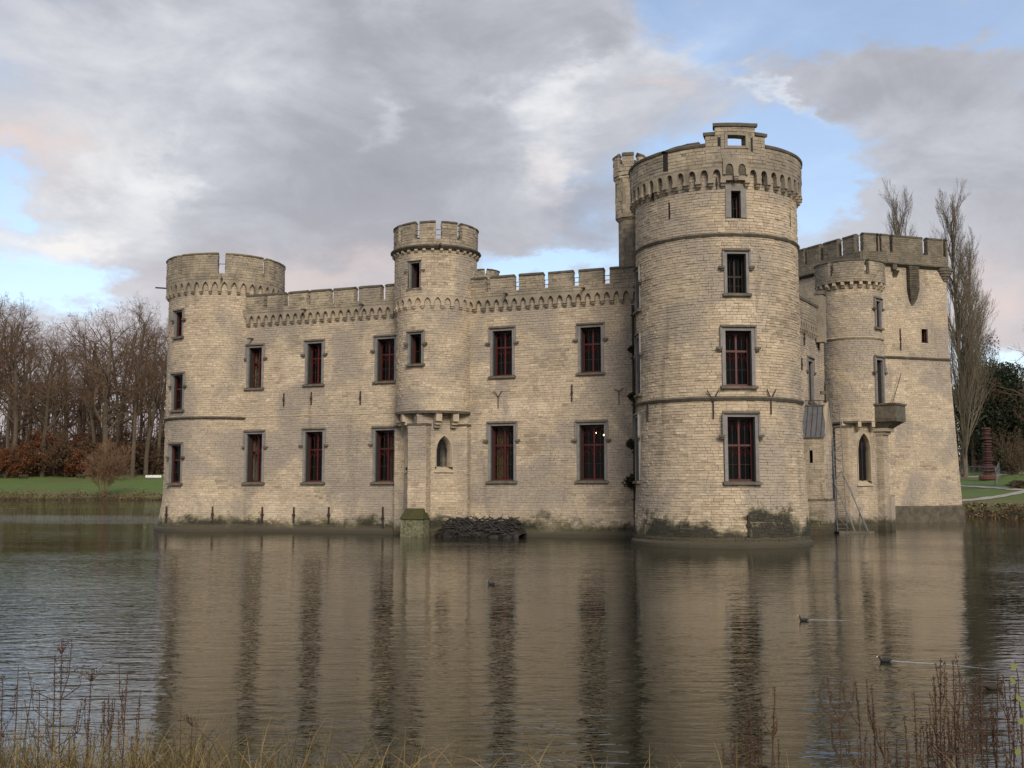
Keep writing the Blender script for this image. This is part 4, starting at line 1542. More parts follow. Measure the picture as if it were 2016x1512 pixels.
for y in (1.55, 1.95, 2.35, 2.75):
    mb = MB()
    mb.tube([fr.P((.79, y, zbk + .045)), fr.P((.79, y, zbk + .25)), fr.P((.79, y, zbk + .45)), fr.P((.79, y, zbt - .12))], [.07, .1, .05, .07], 6)
    mb.build('baluster', [M_SILL], bal)
mb = MB()
for i, (w_, y_) in enumerate(((.6, 2.35), (.5, 2.15))):
    mb.box(fr, -w_, w_, 1.2, y_, zbk - .75 - .2 * i, zbk - .553 - .2 * i)
mb.build('bracket', [M_DRESSED], bal)
mb = MB()
mb.box(fr, .1, .75, 1.2, 2.2, -1, zat(975, 68), 0, .55, .01)
mb.hexa(fr.P([(.1, 1.2, zat(975, 68)), (.1, 1.2, zat(970, 68) + .1), (.1, 2.25, zat(975, 68)), (.1, 1.9, zat(970, 68)), (.75, 1.2, zat(975, 68)), (.75, 1.2, zat(970, 68) + .1), (.75, 2.25, zat(975, 68)), (.75, 1.9, zat(970, 68))]))
mb.build('stepped_buttress', [M_STONE], t5)

# ---- square keep at the right
A_, B_ = at(1737, 800, 81.2)[:2], at(1872, 800, 83.2)[:2]
K0, K1 = at(1700, 600, 80.9)[:2], at(1570, 600, 87.3)[:2]
KR = Plane(A_, B_, (zat(703, 81.5), .055))
KR.flare = .016
KC = Plane(K0, A_)
KL = Plane(K1, K0)
kp = empty('keep', (28, 84, 0), parent=CASTLE)
kp['label'] = 'large square keep with a dark battlemented crown at the right end'
zp0, zcr6, zme6 = zat(520, 81.5), zat(498, 81.5), zat(462, 81.5)
hk = []
s, z0, z1, w = winpx(KR, 1814, 1826, 648, 674)
hk.append(window(KR, s, z0, z1, .6, j=.05, surround=M_DRESSED, setback=.3, depth=.45, hood=False, lights=1, tracery=False, transom=0, sill=False))
for pl, nm in ((KR, 1), (KC, 2), (KL, 3)):
    sweep(kp, pl, 0, pl.L, -1.2, zp0, hk if nm == 1 else [], seed=101 + nm, zc=(zat(703, 81.5),), rh=(.12, .17), bw=(.2, .42))
    mb = MB()
    slab(mb, pl, -.1, pl.L + .1, zp0, zcr6, -.5, .22)
    mb.build('parapet', [M_MORTAR_W], kp)
    lay(Off(pl, .22), -.1, pl.L + .1, zp0, zcr6, [], kp, M_STONE_D, (.13, .18), (.22, .45), seed=110 + nm, split=False)
    mb = MB()
    band(mb, pl, -.1, pl.L + .1, [(-.05, zp0 - .25), (.16, zp0 - .12), (.36, zp0), (.3, zp0 + .12), (.2, zp0 + .16)])
    mb.build('ledge', [M_COPING], kp)
zz = zat(703, 81.5)
ring(kp, KR, 0, KR.L + .05, zz, .25, .16, M_COPING)
mb = MB()
slab(mb, KR, 0, KR.L, -1.2, zat(1000, 82) , -.1, .22)
band(mb, KR, 0, KR.L, [(.0, zat(1000, 82)), (.22, zat(1000, 82)), (.2, zat(1000, 82) + .08), (0, zat(1000, 82) + .2)])
mb.build('footing', [M_COPING], kp)
RS = Plane(B_, B_ + np.array((1.2, 8.0)), (zat(703, 81.5), .014))
sweep(kp, RS, 0, RS.L, -1.2, zp0, [], seed=120, zc=(zat(703, 81.5),))
mb = MB()
slab(mb, RS, 0, RS.L, zp0, zme6, -.5, .22)
cor = np.array([*A_, 0]), np.array([*B_, 0]), np.array([*(B_ + np.array((1.2, 8))), 0]), np.array([*K1, 0])
mb.add([c + (0, 0, zp0 + .05) for c in cor], [(0, 1, 2, 3)])
mb.add([np.array([*q, zp0 + .05]) for q in (K1, K0, A_, A_)], [(0, 1, 2, 3)])
mb.build('keep_roof', [M_MORTAR_W], kp)
LK = Plane((22.5, 69.9), A_)
lk = empty('link_wall', LK.fm(LK.L / 2, 0, 0), parent=CASTLE)
sweep(lk, LK, 0, LK.L, -1.2, 15.0, [], M_STONE_W, seed=171, split=False)
mb = MB()
slab(mb, LK, 0, LK.L, 15.0, 15.2, -.5, .06)
mb.build('coping', [M_COPING], lk)
kk = 0
for pl, segs, v in ((KL, [(1565, 1587), (1591, 1617), (1624, 1653), (1662, 1687)], 475), (KC, [(1695, 1722), (1727, 1745)], 470), (KR, [(1731, 1748), (1753, 1813), (1821.5, 1851), (1857, 1871)], 475)):
    for a, b in segs:
        kk += 1
        sa, sb = pl.px(a, v)[0], pl.px(b, v)[0]
        if pl is KC:
            sa, sb = max(sa, 0), min(sb, pl.L)
        if pl is KR:
            sa, sb = max(sa, .05), min(sb, pl.L + .1)
        if pl is KL:
            sb = min(sb, pl.L)
        sa, sb = sa + .04, sb - .04
        merlon(Off(pl, .22), sa, sb, zcr6, zme6 - .17, .45, M_STONE_D, coph=.2, seed=130 + kk)
# hanging chute, bartizan foot, little spout box
mb = MB()
sc_ = KR.px(1794, 560)[0]
KR0 = Plane(A_, B_)
fr = KR0.frame(sc_)
zt_, zb_ = zat(524, 81.7), zat(588, 81.7)
nr = 18
for i in range(nr):
    za = zt_ + (zb_ - zt_) * i / nr
    zb2 = zt_ + (zb_ - zt_) * (i + .72) / nr
    k = 1 - .35 * max(0, (i - 12) / 6)
    mb.box(fr, -.45 * k, .45 * k, -.05, .42 * k, zb2, za, 0, .5, .01)
    mb.box(fr, -.40 * k, .40 * k, -.05, .36 * k, zb2 - .06, zb2, 0, .3)
for i in range(3):
    mb.box(fr, -.24 + .06 * i, .24 - .06 * i, -.05, .22 - .06 * i, zb_ - .14 * (i + 1), zb_ - .14 * i - .002)
mb.build('chute', [M_COPING], kp)
mb = MB()
fr = KR0.frame(KR0.L)
for i in range(5):
    r_ = .75 - .13 * i
    th = np.linspace(0, 2 * math.pi, 13)
    P = np.stack([fr.P(np.stack([np.cos(th) * r_ - .1, np.sin(th) * r_ * .6, np.full_like(th, zp0 - .05 - .2 * i - d)], -1)) for d in (0, .2)], 1)
    mb.grid(P)
mb.build('corner_corbel', [M_SILL], kp)
mb = MB()
fr = KR0.frame(KR0.px(1757, 520)[0])
mb.box(fr, -.2, .2, -.05, .3, zat(530, 81.3), zat(517, 81.3))
mb.hexa(fr.P([(x, y, z) for x in (-.05, .35) for y, z in ((0, zat(545, 81.3)), (0, zat(532, 81.3)), (.1, zat(540, 81.3)), (.4, zat(532, 81.3)))]))
mb.build('spout_box', [M_COPING], kp)
for u, v0, v1 in ((1771, 647, 689), (1742, 720, 735), (1702, 812, 825)):
    anchor(KR0, u, v0, v1, kp, 0, .07)
mb = MB()
fa, fb_ = KR0.frame(KR0.px(1747, 795)[0], zat(795, 81)), KR0.frame(KR0.px(1764, 735)[0], zat(735, 81))
mb.tube([fa.P((0, .6, 0)), fb_.P((0, .6, 0))], .03, 5)
mb.build('flag_pole', [M_IRON], kp)

# ---- gabled chapel with a lead roof
ch = empty('chapel', (17.2, 61.5, 0), parent=CASTLE)
ch['label'] = 'narrow gabled chapel with lead roof and stone cross against the tallest tower'
G0 = on_water(1627, 1051)[:2]
G1 = at(1640, 1000, G0[1] + 1.5)[:2]
C0 = at(1566, 1000, G0[1] + .1)[:2]
CS, CG = Plane(C0, G0), Plane(G0, G1)
zev = zat(857, G0[1])
zrg = zat(799, G0[1] + 1.0)
hc = [slit(CS, CS.px(1597, 900)[0], zat(911, G0[1]), zat(887, G0[1]), .14, ch)]
sweep(ch, CS, 0, CS.L, zat(985, G0[1]), zev, hc, M_STONE_W, seed=141)
sweep(ch, CG, 0, CG.L, zat(985, G0[1]), zev, [], M_STONE, seed=142, rh=(.22, .3), bw=(.3, .55))
CS2, CG2 = Off(CS, .12), Off(CG, .12)
mb = MB()
backing(mb, CS2, -.1, CS.L + .12, -1.2, zat(985, G0[1]), [])
backing(mb, CG2, -.12, CG.L, -1.2, zat(985, G0[1]), [])
mb.build('wall_core', [M_MORTAR_W], ch)
lay(CS2, -.1, CS.L + .12, -1.2, zat(985, G0[1]), [], ch, M_STONE_W, seed=143, split=False)
lay(CG2, -.12, CG.L, -1.2, zat(985, G0[1]), [], ch, M_STONE, seed=144, split=False)
for s_ in (CS, CG):
    mb = MB()
    z_ = zat(985, G0[1])
    band(mb, s_, -.14, s_.L + .14, [(-.02, z_ - .06), (.16, z_ - .04), (.15, z_ + .03), (-.02, z_ + .12)])
    mb.build('string_course', [M_COPING], ch)
gm = (np.array([*G0, 0]) + np.array([*G1, 0])) / 2
mb = MB()
mb.add([np.array([*G0, zev]), np.array([*G1, zev]), gm + (0, 0, zrg + .15), gm + (0, 0, zrg + .15)], [(0, 1, 2, 3)])
mb.build('gable_wall', [M_STONE], ch)
back = np.array([C0[0] - G0[0], C0[1] - G0[1], 0])
nside = -CS.n
rf = [np.array([*C0, zev]) + CS.n * .15, np.array([*G0, zev]) + CS.n * .15, gm + (0, 0, zrg), gm + back + (0, 0, zrg)]
rf[0][2] -= .06
rf[1][2] -= .06
mb = MB()
mb.add(np.concatenate([rf, [p - (0, 0, .08) for p in rf]]), [(0, 1, 2, 3), (4, 5, 6, 7), (0, 1, 5, 4), (1, 2, 6, 5)])
for k in range(6):
    t = (k + .3) / 6
    a, b = rf[0] + (rf[1] - rf[0]) * t, rf[3] + (rf[2] - rf[3]) * t
    mb.tube([a + (0, -.02, .02), b + (0, -.02, .02)], .028, 4)
a, b = rf[3], rf[2]
mb.tube([a, b], .07, 6)
c = np.array([*G1, zev])
mb.add([rf[2], rf[3], c + back, c], [(0, 1, 2, 3)])
mb.build('lead_roof', [M_LEAD], ch)
mb = MB()
for a_, b_ in ((np.array([*G0, zev - .1]), gm + (0, 0, zrg + .1)), (gm + (0, 0, zrg + .1), np.array([*G1, zev - .1]))):
    d = CG.n
    P = np.array([[a_ - d * .25, a_ + d * .1, a_ + d * .1 + (0, 0, .16), a_ - d * .25 + (0, 0, .16), a_ - d * .25], [b_ - d * .25, b_ + d * .1, b_ + d * .1 + (0, 0, .16), b_ - d * .25 + (0, 0, .16), b_ - d * .25]])
    mb.grid(P)
mb.build('gable_coping', [M_DRESSED], ch)
mb = MB()
fr = Frame(gm + (0, 0, zrg + .2), (math.cos(R_(20)), math.sin(R_(20)), 0))
mb.box(fr, -.09, .09, -.08, .08, 0, 1.0, 0, .5, .008)
mb.box(fr, -.38, -.091, -.07, .07, .45, .65, 0, .5, .008)
mb.box(fr, .091, .38, -.07, .07, .45, .65, 0, .5, .008)
mb.tube([fr.P((0, 0, z)) for z in (1.0, 1.08, 1.16, 1.22)], [.06, .12, .1, .03], 6)
mb.build('stone_cross', [M_COPING], ch)
mb = MB()
mb.tube([rf[3] + (0, 0, .3), rf[2] + (0, 0, .3)], .018, 4)
for k in range(6):
    p = rf[3] + (rf[2] - rf[3]) * (k + .5) / 6
    mb.tube([p, p + (0, 0, .32)], .015, 4)
mb.build('ridge_rail', [M_IRON], ch)

# ---- far turret seen behind the curtain wall
t7 = empty('far_turret', at(960, 560, 74), parent=CASTLE)
c7 = at(955, 540, 74)
T7 = Drum(c7[0], c7[1], .98)
q = math.pi * .98
sweep(t7, T7, -q, q, 13, zat(541, 73), [], M_STONE_W, M_MORTAR_W, seed=151)
for k in range(8):
    c = .98 * R_(45 * k - 170)
    merlon(T7, c, c + .98 * R_(34), zat(541, 73), zat(531, 73), .25, coph=.1, seed=160 + k)

# ---- rain pipe in the corner beside the great tower
mb = MB()
sp_ = WALL.px(1249, 800)[0]
fr = WALL.frame(sp_)
mb.tube([fr.P((0, .15, z)) for z in (zat(1050, 57), 4, 8, 12.4)], .07, 6)
for z in (2, 4.5, 7, 9.5, 11.8):
    mb.box(fr, -.11, .11, .02, .24, z, z + .07)
mb.build('rain_pipe', [M_IRON], wall)

finish_stones(300)


# ------------------------------------------------------------------ TREES AND PLANTS
def wood_mat(name, c1, c2):
    return plain_mat(name, c1, c2, 1.5, 0.95, 0.02)


M_BARK = wood_mat('grey_brown_bark', (0.072, 0.052, 0.036), (0.105, 0.078, 0.053))
M_TWIG = wood_mat('russet_twigs', (0.095, 0.057, 0.035), (0.13, 0.077, 0.045))
M_WARMTWIG = wood_mat('orange_brown_twigs', (0.15, 0.085, 0.045), (0.19, 0.115, 0.065))
M_POPLAR = wood_mat('poplar_bark', (0.10, 0.082, 0.058), (0.14, 0.115, 0.08))


def leaf_mat(name, c1, c2):
    m, n, pos = mat(name)
    tone = n.n('ShaderNodeAttribute', attribute_name='tone').outputs['Fac']
    c = n.mix(tone, c1, c2)
    d = n.n('ShaderNodeBsdfPrincipled', {'Base Color': c, 'Roughness': 0.7})
    t = n.n('ShaderNodeBsdfTranslucent', {'Color': c})
    mx_ = n.n('ShaderNodeMixShader', {0: 0.25, 1: d.outputs[0], 2: t.outputs[0]})
    n.n('ShaderNodeOutputMaterial', {'Surface': mx_.outputs[0]})
    return m


M_RUSSET = leaf_mat('russet_leaves', (0.10, 0.028, 0.010), (0.21, 0.075, 0.022))
M_BROWNLEAF = leaf_mat('brown_leaves', (0.055, 0.030, 0.014), (0.10, 0.055, 0.024))
M_EVERGREEN = leaf_mat('dark_evergreen_leaves', (0.010, 0.016, 0.007), (0.028, 0.042, 0.016))
M_OLIVE = leaf_mat('olive_leaves', (0.035, 0.036, 0.012), (0.07, 0.065, 0.022))
M_DRY = leaf_mat('dry_grass', (0.075, 0.058, 0.02), (0.32, 0.225, 0.085))
M_DRYSTEM = plain_mat('dry_stems', (0.085, 0.045, 0.025), (0.055, 0.03, 0.018), 9, 0.9, 0.002)
M_SEED = plain_mat('rust_seed_heads', (0.085, 0.040, 0.022), (0.05, 0.026, 0.016), 20, 0.95, 0.002)
M_YLEAF = leaf_mat('yellow_green_leaves', (0.10, 0.14, 0.02), (0.2, 0.22, 0.04))


def prisms(segs, n_):
    """segs: (k, 8) p0 p1 r0 r1 -> open prisms"""
    S = np.asarray(segs, float)
    p0, p1, r0, r1 = S[:, 0:3], S[:, 3:6], S[:, 6], S[:, 7]
    d = p1 - p0
    d /= np.linalg.norm(d, axis=1)[:, None] + 1e-9
    up = np.where(np.abs(d[:, 2:3]) < .9, np.array([[0, 0, 1.0]]), np.array([[1.0, 0, 0]]))
    a = np.cross(d, up)
    a /= np.linalg.norm(a, axis=1)[:, None]
    b = np.cross(d, a)
    th = np.arange(n_) * 2 * math.pi / n_
    off = np.cos(th)[None, :, None] * a[:, None] + np.sin(th)[None, :, None] * b[:, None]
    V = np.concatenate([p0[:, None] + off * r0[:, None, None], p1[:, None] + off * r1[:, None, None]], 1)
    k = np.arange(n_)
    q = np.stack([k, (k + 1) % n_, (k + 1) % n_ + n_, k + n_], 1)
    Q = (q[None] + (np.arange(len(S)) * 2 * n_)[:, None, None]).reshape(-1, 4)
    return V.reshape(-1, 3), Q


def unit(v):
    return v / (np.linalg.norm(v) + 1e-9)


def grow(rg, H, r, kind='beech', density=1.0):
    """returns (trunk segments, crown segments)"""
    segs = [[], [], [], [], []]
    Z = np.array((0, 0, 1.0))

    def branch(p, d, L, r, lev):
        nseg = (8, 5, 4, 3, 2)[lev]
        pts = [p]
        q = p.copy()
        wob = (.05, .16, .2, .22, .2)[lev] * (0.4 if kind == 'poplar' else 1)
        lift = {'beech': (0.02, .10, .06, .03, .0), 'poplar': (0.0, .13, .14, .12, .1), 'oak': (.02, .04, .05, .04, .02), 'bush': (.0, .08, .05, .03, .02)}[kind][lev]
        for i in range(nseg):
            d = unit(d + rg.normal(0, wob, 3) + Z * lift)
            q = q + d * L / nseg
            pts.append(q)
        rr = np.linspace(r, r * (.35 if lev == 0 else .25), nseg + 1)
        for i in range(nseg):
            segs[lev].append((*pts[i], *pts[i + 1], rr[i], rr[i + 1]))
        if lev == 4:
            return
        nch = {'beech': (17, 6, 5, 4), 'oak': (14, 7, 5, 4), 'poplar': (64, 7, 6, 4), 'bush': (12, 5, 4, 3)}[kind][lev]
        nch = max(2, int(round(nch * (density if lev > 0 else 1))))
        lo = {'beech': .32, 'oak': .28, 'poplar': .05, 'bush': .08}[kind] if lev == 0 else .22
        for k in range(nch):
            t = lo + (1 - lo) * (k + rg.uniform(.1, .9)) / nch
            i = min(int(t * nseg), nseg - 1)
            f = t * nseg - i
            pos_ = pts[i] * (1 - f) + pts[i + 1] * f
            dd = unit(pts[i + 1] - pts[i])
            side = unit(np.cross(dd, rg.normal(0, 1, 3)))
            ang_ = {'beech': R_(48), 'oak': R_(62), 'poplar': R_(33), 'bush': R_(36)}[kind] * rg.uniform(.65, 1.25)
            nd = unit(dd * math.cos(ang_) + side * math.sin(ang_))
            rl = rr[i] * (1 - f) + rr[i + 1] * f
            if lev == 0:
                Lc = {'beech': H * .34 * (1.15 - .65 * t), 'oak': H * .42 * (1.1 - .5 * t), 'poplar': H * .29 * (1.1 - .70 * t), 'bush': H * .6 * (1.1 - .6 * t)}[kind]
            else:
                Lc = L * (.58, .58, .55, .5)[lev] * (1.1 - .5 * t)
            branch(pos_, nd, Lc * rg.uniform(.75, 1.2), max(rl * rg.uniform(.4, .62), .011), lev + 1)

    if kind == 'bush':
        for k in range(9):
            a = rg.uniform(0, 2 * math.pi)
            tl = rg.uniform(.12, .75)
            branch(np.array((math.cos(a), math.sin(a), 0)) * .15, unit(np.array((math.cos(a) * tl, math.sin(a) * tl, 1.0))), H * rg.uniform(.6, .95), r * .4, 1)
    else:
        branch(np.zeros(3), unit(np.array((rg.normal(0, .03), rg.normal(0, .03), 1))), H * (.93 if kind != 'oak' else .8), r, 0)
    return segs


def tree_meshes(seed, H, r, kind, density=1.0, bark=None, twig=None, thick=1.0):
    rg = np.random.default_rng(seed)
    sg = grow(rg, H, r, kind, density)
    out = []
    for name, parts, m in (('trunk', [(0, 8), (1, 5)], bark or M_BARK), ('crown', [(2, 4), (3, 3), (4, 3)], twig or M_TWIG)):
        mb = MB()
        for lev, n_ in parts:
            if sg[lev]:
                a = np.array(sg[lev])
                if lev >= 2:
                    a[:, 6:] *= thick
                V, Q = prisms(a, n_)
                mb.add(V, Q, 0, np.repeat(rg.uniform(.3, .7, len(a)), 2 * n_))
        V = np.concatenate(mb.v)
        out.append(mesh_from(name, V, np.concatenate(mb.q), np.concatenate(mb.m), np.concatenate(mb.t), [m]))
    return out


def leaf_cloud(rg, P, size, m, name='foliage'):
    """small leaf faces at the given points"""
    n_ = len(P)
    a = rg.normal(0, 1, (n_, 3))
    a /= np.linalg.norm(a, axis=1)[:, None]
    b = np.cross(a, rg.normal(0, 1, (n_, 3)))
    b /= np.linalg.norm(b, axis=1)[:, None]
    s = size * rg.uniform(.6, 1.3, (n_, 1))
    V = np.stack([P - a * s, P + b * s * .55, P + a * s, P - b * s * .55], 1).reshape(-1, 3)
    Q = np.arange(n_ * 4).reshape(-1, 4)
    return mesh_from(name, V, Q, np.zeros(n_, int), np.repeat(rg.uniform(0, 1, n_), 4), [m])


def crown_points(rg, n_, rx, rz, zc, lumps=16, fill=.5):
    c = rg.normal(0, 1, (lumps, 3))
    c /= np.linalg.norm(c, axis=1)[:, None]
    c *= rg.uniform(.35, .85, (lumps, 1))
    rr = rg.uniform(.2, .42, lumps)
    k = rg.integers(0, lumps, n_)
    d = rg.normal(0, 1, (n_, 3))
    d /= np.linalg.norm(d, axis=1)[:, None]
    p = c[k] + d * (rr[k] * rg.uniform(.3, 1.05, n_) ** fill)[:, None]
    return p * np.array((rx, rx, rz)) + np.array((0, 0, zc))


def tree_thing(name, meshes, loc, rot, scale, label, cat, group=None):
    o = empty(name, loc, label, cat, group)
    o.rotation_euler = (0, 0, rot)
    o.scale = scale if not np.isscalar(scale) else (scale,) * 3
    for me in meshes:
        c = bpy.data.objects.new(me.name.split('.')[0], me)
        COL.objects.link(c)
        c.parent = o
    return o


def gz(x, y):
    return float(ground_z(np.array([x]), np.array([y]))[0])


def ground_hit(u, v, y0=60, y1=400):
    r = ray(u, v)
    for Y in np.arange(y0, y1, .25):
        x, z = r[0] / r[1] * Y, EYE + r[2] / r[1] * Y
        g_ = gz(x, Y)
        if z <= g_ and g_ > .02:
            return np.array((x, Y, g_))
    return np.array((r[0] / r[1] * y1, y1, gz(r[0] / r[1] * y1, y1)))


beech = [tree_meshes(200 + k, 30, .42, 'beech', .95, thick=1.5) for k in range(5)]
oaks = [tree_meshes(220 + k, 28, .5, 'oak', .95, thick=1.5) for k in range(3)]
rg = np.random.default_rng(5)
TOPS = [(-200, 640), (0, 615), (40, 628), (80, 650), (110, 668), (150, 672), (185, 640), (200, 608), (230, 622), (262, 618), (300, 640), (330, 655), (420, 660)]
tu, tv = np.array([t[0] for t in TOPS]), np.array([t[1] for t in TOPS])
wood = [(205, 236, 'oak'), (262, 238, 'beech'), (288, 240, 'beech'), (85, 240, 'oak'), (20, 238, 'beech'), (-30, 240, 'beech')]
for k in range(30):
    wood.append((-60 + 405 * ((k * 0.618) % 1.0) + rg.uniform(-8, 8), rg.uniform(244, 300), 'beech' if rg.random() < .72 else 'oak'))
DESC = {'beech': ['tall slender bare beech with upswept branches', 'straight bare tree with a fine twiggy top', 'bare grey-brown tree with a narrow crown'],
        'oak': ['bare spreading tree with crooked limbs', 'heavy bare tree with wide crooked branches']}
ORD = ['first', 'second', 'third', 'fourth', 'fifth', 'sixth', 'seventh', 'eighth', 'ninth', 'tenth', 'eleventh', 'twelfth', 'thirteenth', 'fourteenth', 'fifteenth', 'sixteenth', 'seventeenth', 'eighteenth', 'nineteenth', 'twentieth']
ORD += ['twenty-' + q for q in ORD[:9]] + ['thirtieth'] + ['thirty-' + q for q in ORD[:9]]
rank = {k: i for i, k in enumerate(sorted(range(6, len(wood)), key=lambda q: wood[q][0]))}
for k, (u, Y, kind) in enumerate(wood):
    x = at(u, 900, Y)[0]
    z0 = gz(x, Y)
    vt = np.interp(u, tu, tv) + (rg.uniform(-6, 30) if k > 5 else rg.uniform(-4, 4)) + (Y - 235) * .12
    H = zat(vt, Y) - z0
    pool = beech if kind == 'beech' else oaks
    s_ = H / (29 if kind == 'beech' else 26)
    lab = '%s tree, the %s trunk from the left inside the bare wood' % ('straight bare' if kind == 'beech' else 'spreading bare', ORD[rank.get(k, 0)])
    if k < 6:
        lab = ['large bare tree with crooked limbs reaching left above the wood near the left tower', 'tall bare tree just left of the left round tower', 'bare tree closest to the left round tower, half hidden by it',
               'bare tree with long low crooked limbs above the russet thicket at the left', 'slender bare tree with fine upright twigs at the far left', 'bare tree cut by the left edge of the view'][k]
    tree_thing('bare_tree', pool[k % len(pool)], (x, Y, z0 - .1), rg.uniform(0, 6.28), (s_ * rg.uniform(.85, 1.05), s_ * rg.uniform(.85, 1.05), s_), lab, 'tree', 'bare trees of the wood on the left')

# undergrowth along the wood edge
bushes = [tree_meshes(300 + k, 8, .12, 'bush', 1.0, M_TWIG, M_TWIG, 1.7) for k in range(3)]
leafs = {}
for nm, m in (('russet', M_RUSSET), ('brown', M_BROWNLEAF), ('olive', M_OLIVE)):
    leafs[nm] = [leaf_cloud(np.random.default_rng(400 + k), crown_points(np.random.default_rng(410 + k), 2600, 4.2, 3.6, 3.9), .24, m) for k in range(2)]
UG = [(12, 236, 'russet', 7.5), (42, 238, 'russet', 8.5), (62, 240, 'brown', 9), (92, 242, 'russet', 12), (112, 240, 'brown', 9), (135, 239, 'brown', 7), (155, 238, 'russet', 7), (178, 241, 'brown', 9), (-25, 240, 'russet', 8),
      (230, 243, 'brown', 8), (252, 244, 'brown', 9), (278, 246, 'olive', 8), (300, 244, 'brown', 8), (75, 252, 'brown', 11), (200, 254, 'brown', 11), (150, 256, 'russet', 11), (20, 256, 'brown', 10), (310, 256, 'brown', 10), (262, 256, 'brown', 11), (-70, 248, 'brown', 10)]
urank = {k: sum(1 for q in UG if q[2] == UG[k][2] and q[0] < UG[k][0]) for k in range(len(UG))}
for k, (u, Y, nm, h_) in enumerate(UG):
    x = at(u, 900, Y)[0]
    z0 = gz(x, Y)
    cols = {'russet': 'rust-red', 'brown': 'dull brown', 'olive': 'olive green'}[nm]
    lab = '%s leafy shrub along the wood edge, %s of that colour from the left' % (cols, ORD[urank[k]])
    if k == 3:
        lab = 'tall copper-leaved shrub standing highest in the thicket at the left'
    if k == 0:
        lab = 'rust-red shrub nearest the left edge of the view'
    if nm == 'olive':
        lab = 'olive green shrub in the wood edge near the left tower'
    tree_thing('shrub', bushes[k % 3] + [leafs[nm][k % 2]], (x, Y, z0 - .2), rg.uniform(0, 6.28), (h_ / 8 * rg.uniform(1.0, 1.3), h_ / 8, h_ / 8), lab, 'shrub', 'shrubs along the wood edge')

# the far wood reads as one mass of stems
mb = MB()
segs, tw = [], []
for k in range(500):
    u = rg.uniform(-420, 640) if k < 400 else rg.uniform(1860, 2300)
    Y = rg.uniform(300, 380) if k < 400 else rg.uniform(210, 280)
    x = at(u, 900, Y)[0]
    z0 = gz(x, Y) - .5
    H = rg.uniform(15, 27) if k < 400 else rg.uniform(9, 15)
    p = np.array((x, Y, z0))
    q = p + (rg.normal(0, .6), rg.normal(0, .6), H)
    segs.append((*p, *q, rg.uniform(.15, .32), .05))
    for j in range(18):
        t = rg.uniform(.3, 1)
        a = p + (q - p) * t
        L = rg.uniform(2, 6) * (1.2 - .7 * t)
        e = a + (rg.normal(0, .6) * L, rg.normal(0, .6) * L, rg.uniform(.3, 1) * L)
        tw.append((*a, *e, .07, .025))
        for _ in range(3):
            f = a + (e - a) * rg.uniform(.4, 1)
            tw.append((*f, *(f + rg.normal(0, .9, 3) + (0, 0, .7)), .045, .02))
for sg_, n_ in ((segs, 5), (tw, 3)):
    V, Q = prisms(sg_, n_)
    mb.add(V, Q, 0, .5)
# low brush filling the floor of the wood
left = np.arange(36000) < 24000
u = np.where(left, rg.uniform(-420, 640, 36000), rg.uniform(1860, 2300, 36000))
Y = np.where(left, rg.uniform(252, 340, 36000), rg.uniform(190, 270, 36000))
x = (u - 1008) / F * Y / 1.005
P = np.stack([x, Y, ground_z(x, Y) + np.abs(rg.normal(0, 3.4, 36000))], -1)
me = leaf_cloud(rg, np.array(P), .38, M_BROWNLEAF, 'tmp')
V = np.empty(len(me.vertices) * 3)
me.vertices.foreach_get('co', V)
V = V.reshape(-1, 3)
mb.add(V, np.arange(len(V)).reshape(-1, 4), 1, np.repeat(rg.uniform(0, .7, len(V) // 4), 4))
o = mb.build('distant_wood', [M_TWIG, M_BROWNLEAF], None, 'stuff')
tag(o, 'far mass of bare stems and brown brush behind the nearer trees', 'woodland')

# bare shrubs on the far bank
bank_bush = tree_meshes(330, 8, .11, 'bush', 1.9, M_WARMTWIG, M_WARMTWIG, 2.0)
p = ground_hit(203, 978, 180)
tree_thing('bare_shrub', bank_bush, p, .4, (1.15, 1.15, (zat(880, p[1]) - p[2]) / 7.4), 'round bare twiggy shrub standing at the water edge of the far lawn', 'shrub')
p = ground_hit(246, 946, 195)
tree_thing('bare_shrub', bushes[1], p, 2.0, (.62, .62, (zat(898, p[1]) - p[2]) / 8.2), 'smaller bare shrub further back on the far lawn near the tower', 'shrub')

# right hand side: poplars, evergreens, bare tree
pop = [tree_meshes(350 + k, 25, .36, 'poplar', 1.0, M_POPLAR, M_POPLAR, 1.0) for k in range(2)]
for k, (u, Y, vt, wd, lab) in enumerate([(1900, 142, 386, .95, 'tall columnar bare poplar close beside the keep, the highest tree on the right'), (1917, 150, 478, .85, 'shorter columnar bare poplar right of the tallest one'), (1776, 140, 386, .9, 'bare poplar top showing above the keep battlements')]):
    x = at(u, 900, Y)[0]
    z0 = gz(x, Y)
    H = zat(vt, Y) - z0
    tree_thing('poplar', pop[k % 2], (x, Y, z0 - .1), k * 1.7, (wd, wd, H / 25.5), lab, 'tree', 'bare poplars behind the keep')
evm = [[leaf_cloud(np.random.default_rng(500 + k), crown_points(np.random.default_rng(510 + k), 30000, 4.2, 5.4, 5.2, 40), .135, M_EVERGREEN, 'crown'), tree_meshes(520 + k, 8, .3, 'oak', .5)[0]] for k in range(2)]
for k, (u, Y, vt, wd, lab) in enumerate([(1972, 150, 712, 1.0, 'dark evergreen tree right of the poplars'), (2012, 147, 726, 1.1, 'dark evergreen tree cut by the right edge of the view'), (2052, 152, 715, 1.1, 'dark evergreen tree outside the right edge'), (1945, 160, 770, .9, 'low dark evergreen behind the rusty column')]):
    if u > 2040:
        continue
    x = at(u, 900, Y)[0]
    z0 = gz(x, Y)
    H = zat(vt, Y) - z0
    tree_thing('evergreen_tree', evm[k % 2], (x, Y, z0 - .3), k * 2.1, (wd * H / 10, wd * H / 10, H / 10.2), lab, 'tree', 'dark evergreens at the right')
